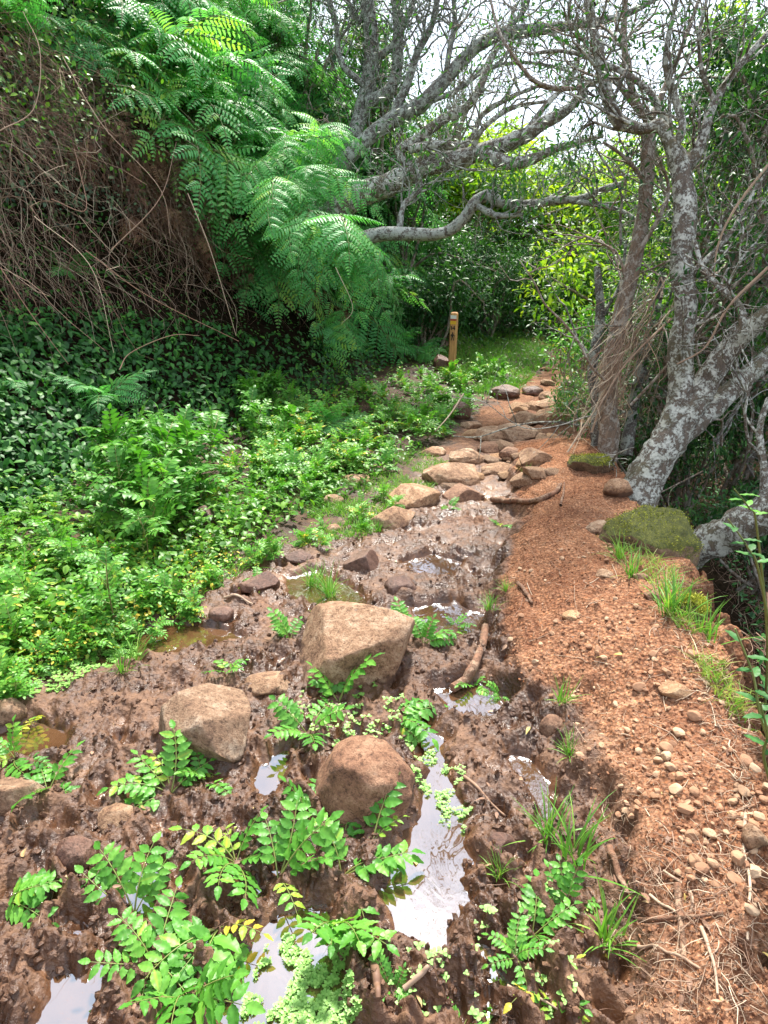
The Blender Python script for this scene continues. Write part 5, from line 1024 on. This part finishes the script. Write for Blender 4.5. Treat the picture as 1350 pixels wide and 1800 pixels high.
grass_mass('grass', [(760,640),(830,570),(960,590),(985,605),(940,660),(900,700),(800,690)], 9000, .13, .007, 'fresh green grass around and beyond the wooden post', 92, (.4, .2))
grass_mass('grass', [(1080,930),(1190,1010),(1300,1240),(1330,1330),(1270,1260),(1170,1070)], 900, .09, .003, 'thin dry grass along the lip of the drop', 93, (.8, .2))
grass_mass('grass', [(-40,1000),(200,900),(400,880),(560,820),(640,860),(440,1010),(300,1080),(100,1180),(-40,1230)], 5000, .09, .004, 'grass mixed into the bright stand of herbs', 94, (.6, .2))
cover('seedlings', [(-60,1010),(200,960),(400,960),(440,1010),(300,1080),(120,1180),(-60,1240)], 5200, .012, .028, 'herb', .06, 'small yellow-green seedlings carpeting the wet edge', np.random.default_rng(38), (.7, .2), .05, .6, clump=1.2)
# floating weed and seedlings
def floaters(reg, n, label, seed, r0=.003, r1=.007, clumpy=.0):
    g = np.random.default_rng(seed); q = np.array(scatter_px(n, reg, g)); p = np.array([Gz(a, b, WATER_Z) for a, b in q]); cl = fbm(p[:, 0] * 14, p[:, 1] * 14, 4, 3); p = p[cl > clumpy]; n = len(p); hh = np.maximum(H(p[:, 0], p[:, 1]), WATER_Z)
    p = np.column_stack([p[:, :2], hh + g.uniform(.001, .012, n)]); p = np.repeat(p, 3, 0); a = np.tile([0, 2.1, 4.2], n) + np.repeat(g.uniform(0, 6, n), 3); d = np.stack([np.cos(a), np.sin(a), np.full(3 * n, .25)], -1); L = np.repeat(g.uniform(r0, r1, n), 3) * 2
    mb = MB(); leaves(mb, p, d, np.tile([0, 0, 1.], (3 * n, 1)), L, L * .8, np.clip(.5 + .25 * g.normal(size=3 * n), 0, 1), fold=.1, curl=.1); tag(mb.build('floating_weed', M['weed']), label, None, None, 'stuff')
floaters([(470,1660),(560,1620),(620,1660),(640,1800),(620,1850),(400,1850),(430,1760)], 3000, 'bright floating weed covering the bottom puddle', 95, .0022, .0048, clumpy=-.02)
floaters([(735,1300),(800,1330),(840,1430),(810,1470),(740,1420),(700,1440),(690,1410),(725,1370)], 900, 'floating weed along the upper part of the long puddle', 96, .0022, .0045, clumpy=.12)
floaters([(0,1080),(180,1080),(250,1150),(120,1230),(0,1250)], 1300, 'tiny bright seedlings on the wet mud at far left', 97, clumpy=-.1)
floaters([(560,1180),(700,1240),(780,1290),(720,1330),(560,1340),(500,1280)], 500, 'tiny seedlings in the wet mud below the big boulder', 98)
floaters([(640,1700),(1000,1560),(1010,1800),(640,1800)], 260, 'scattered seedlings in the mud at the bottom', 99)
# dead leaves lying about
DL = [leaflet(.045, .018, 0, 500 + i, fold=.4, curl=.1 + .1 * i, tint=.25 + .15 * i, n=7).mesh('dead_leaf', M['litter']) for i in range(5)]
lg = np.random.default_rng(101)
for (px, py, s, k, lab) in [(1125,1590,1.0,1,'dark curled dead leaf on the foot of the berm'), (1130,1685,.8,3,'pale brown dead leaf near the bottom right'), (1030,1085,.8,2,'dead leaf pair on the middle of the berm'), (930,1290,.7,4,'small yellow leaf beside the single round stone'), (1338,1680,1.0,4,'yellow leaf at the bottom right edge'), (45,1520,1.,3,'whitish dead leaf beside the long oval cobble'), (580,1375,.7,1,'dark red leaf left of the round red rock'), (1245,1640,.8,1,'red-brown leaf in the roots at bottom right'), (890,1145,.7,3,'pale dead leaf on the left face of the berm'), (985,1095,.6,0,'tiny brown leaf beside the pale flat stone')]:
    g = ground_at(px, py); tag(link('dead_leaf', DL[k], None, (g[0], g[1], Hs(g[0], g[1]) + .006), (lg.normal() * .3, lg.normal() * .3, lg.uniform(0, 6)), s), lab, 'leaf')
for i, (px, py) in enumerate(scatter_px(90, [(900,1000),(1040,900),(1180,1060),(1330,1350),(1330,1780),(1120,1780),(1000,1300),(880,1130)], lg)):
    g = ground_at(px, py); tag(link('dead_leaf', DL[i % 5], None, (g[0], g[1], Hs(g[0], g[1]) + .004), (lg.normal() * .3, lg.normal() * .3, lg.uniform(0, 6)), lg.uniform(.3, .7)), 'small dry leaf scrap lying on the earth berm', 'leaf', 'leaf scraps on the berm')
for i, (px, py) in enumerate(scatter_px(70, [(0,1340),(300,1140),(700,1180),(870,1180),(1000,1400),(1060,1780),(0,1780)], lg)):
    g = ground_at(px, py); z = Hs(g[0], g[1])
    tag(link('dead_leaf', DL[i % 5], None, (g[0], g[1], max(z, WATER_Z) + .004), (lg.normal() * .35, lg.normal() * .35, lg.uniform(0, 6)), lg.uniform(.25, .8)), 'small dark dead leaf trodden into the mud', 'leaf', 'leaves trodden into the mud')
# roots and twigs
def lying(name, pp, r, mat, label, cat, lift=.6, tint=.5, bump=.2, end=.6):
    c = []
    q = catmull(np.array(pp, float)[:, :2], 26); g = ground_at(q[:, 0], q[:, 1]); z = H(g[:, 0], g[:, 1]); kk = 15 if r < .006 else 7; z = np.maximum(np.convolve(np.pad(z, kk // 2, 'edge'), np.ones(kk) / kk, 'valid'), WATER_Z) + .002
    pts = np.column_stack([g[:, :2], z + r * lift + (np.array([a[2] if len(a) > 2 else 0 for a in pp]).max() * np.sin(np.linspace(0, np.pi, 26)))])
    mb = MB(); tube(mb, pts, np.linspace(r, r * end, 26), 9, tint, bump=bump); return tag(mb.build(name, M[mat]), label, cat)
lying('root', [(852,1112),(848,1140),(835,1175),(818,1205),(795,1228)], .016, 'root', 'thick curved root crossing the mud beside the berm', 'root', 1.2, end=1.2)
lying('root', [(865,885),(900,892),(940,885),(975,870),(985,855)], .020, 'root', 'root bending across the head of the berm', 'root', .8)
lying('root', [(910,1030),(925,1045),(935,1062)], .010, 'root', 'short root stub on the crest of the berm', 'root', .8)
lying('root', [(1070,1500),(1085,1540),(1100,1580)], .010, 'root', 'dark root running down beside the big grass tuft', 'root', .5)
lying('root', [(1120,1632),(1160,1628),(1210,1620),(1270,1605)], .006, 'root', 'forked reddish root at the bottom of the berm', 'root', 1.)
lying('root', [(1165,1540),(1210,1565),(1215,1600),(1190,1630)], .0035, 'dry', 'curved pale rootlet near the forked reddish root', 'root', 1.2, .8)
lying('root', [(1310,1430),(1308,1500),(1315,1580),(1312,1660)], .004, 'dry', 'long pale root running down the right edge', 'root', 1.2, .85)
lying('root', [(1230,1640),(1250,1700),(1258,1760)], .004, 'dry', 'pale root going down at bottom right', 'root', 1.2, .8)
lying('root', [(985,890),(990,870),(992,850)], .008, 'root', 'small upright root beside the bent root', 'root', .8)
lying('stick', [(815,1375),(850,1400),(890,1425)], .005, 'litter', 'dark stick in the mud right of the long puddle', 'stick', 1.)
lying('stick', [(1140,1585),(1175,1600),(1190,1610)], .004, 'dry', 'short pale twig beside the dark curled leaf', 'stick', 1., .85)
lying('stick', [(1120,1675),(1160,1685),(1240,1712)], .004, 'dry', 'straight twig near the bottom right', 'stick', 1., .7)
lying('stick', [(890,1750),(920,1755),(980,1775)], .004, 'dry', 'bent pale stalk at the bottom of the mud', 'stick', 1., .75)
lying('stick', [(710,1750),(740,1738),(752,1732)], .007, 'dry', 'short ochre stick by the bottom edge of the long puddle', 'stick', 1., .7)
lying('stick', [(1190,1560),(1195,1620),(1200,1690)], .009, 'root', 'flat strip of bark lying down the foot of the berm', 'stick', .3)
lying('stick', [(395,1058),(430,1065),(445,1068)], .006, 'dry', 'pale twig left of the dark wet stone', 'stick', 1., .8)
lying('stick', [(655,1690),(662,1750),(665,1790)], .010, 'litter', 'dark stick standing in the mud at the bottom', 'stick', .8)
for i in range(120):
    px, py = lg.uniform(900, 1330), lg.uniform(900, 1780)
    if sdf(np.array([(880,1000),(1040,860),(1180,1030),(1330,1350),(1340,1790),(1110,1790),(1000,1300),(880,1130)], float), np.array([px]), np.array([py]))[0] > 0: continue
    a = lg.uniform(0, 6.28); l_ = lg.uniform(15, 60) 
    o = lying('twig', [(px, py), (px + l_ * .5 * math.cos(a) + lg.normal() * 5, py + l_ * .5 * math.sin(a)), (px + l_ * math.cos(a), py + l_ * math.sin(a))], lg.uniform(.0008, .0018), 'dry', 'thin dry twig lying on the earth berm', 'twig', 1.2, lg.uniform(.5, 1), 0)
    o['group'] = 'thin twigs on the berm'
# moss on the two mossy rocks: a cover of tiny shoots grown on the rock itself
for o in [q for q in COL.objects if q.name.startswith(('boulder', 'rock')) and q.type == 'MESH' and q.data.materials[0] == M['rock_moss']]:
    g = np.random.default_rng(777); me = o.data; v = np.empty(len(me.vertices) * 3); me.vertices.foreach_get('co', v); v = v.reshape(-1, 3); nn = np.empty(len(v) * 3); me.vertices.foreach_get('normal', nn); nn = nn.reshape(-1, 3)
    k = g.integers(0, len(v), 9000); p = v[k] + g.normal(size=(9000, 3)) * .006; n_ = nn[k]; ok = (n_[:, 2] * .6 + fbm(p[:, 0] * 9, p[:, 1] * 9, p[:, 2] * 9, 3) > .34); p, n_ = p[ok], n_[ok]; n = len(p)
    mb = MB(); L = g.uniform(.004, .010, n); leaves(mb, p, n_ + g.normal(size=(n, 3)) * .7, g.normal(size=(n, 3)), L, L * .5, np.clip(.5 + .3 * g.normal(size=n) + .5 * fbm(p[:, 0] * 12, p[:, 1] * 12, p[:, 2] * 12, 2), 0, 1)); mb.build('moss_cover', M['moss'], o)


# straw and fine root hairs strewn over the berm and the mud edge
def straw(reg, n, L, r, label, seed, tint):
    g = np.random.default_rng(seed); q = np.array(scatter_px(n, reg, g)); p = ground_at(q[:, 0], q[:, 1]); h = H(p[:, 0], p[:, 1]); ok = h > WATER_Z + .002; p = np.column_stack([p[:, :2], h + .003])[ok]; n = len(p)
    d = g.normal(size=(n, 3)); d[:, 2] = np.abs(d[:, 2]) * .12; mb = MB(); strands(mb, p, d, g.uniform(.3, 1.2, n) * L, 5, r * g.uniform(.6, 1.3, n), g.uniform(0, .15, n), .12, np.clip(tint + .2 * g.normal(size=n), 0, 1)); tag(mb.build('straw', M['dry']), label, None, None, 'stuff')
straw([(880,1000),(1040,850),(1180,1010),(1330,1300),(1330,1790),(1110,1790),(1000,1300),(880,1130)], 2300, .045, .0006, 'bits of straw and root hair strewn over the berm', 111, .7)
straw([(1150,1500),(1330,1400),(1345,1790),(1180,1790)], 260, .12, .0011, 'loose dry stalks at the bottom right of the berm', 112, .7)
straw([(1180,1000),(1330,1290),(1330,1500),(1260,1300),(1130,1010)], 260, .12, .0011, 'dry stalks along the lip of the drop', 113, .8)
straw([(0,1330),(300,1130),(700,900),(870,900),(870,1130),(1000,1350),(1090,1800),(0,1800)], 350, .05, .0008, 'small stalks lying in the mud', 114, .35)
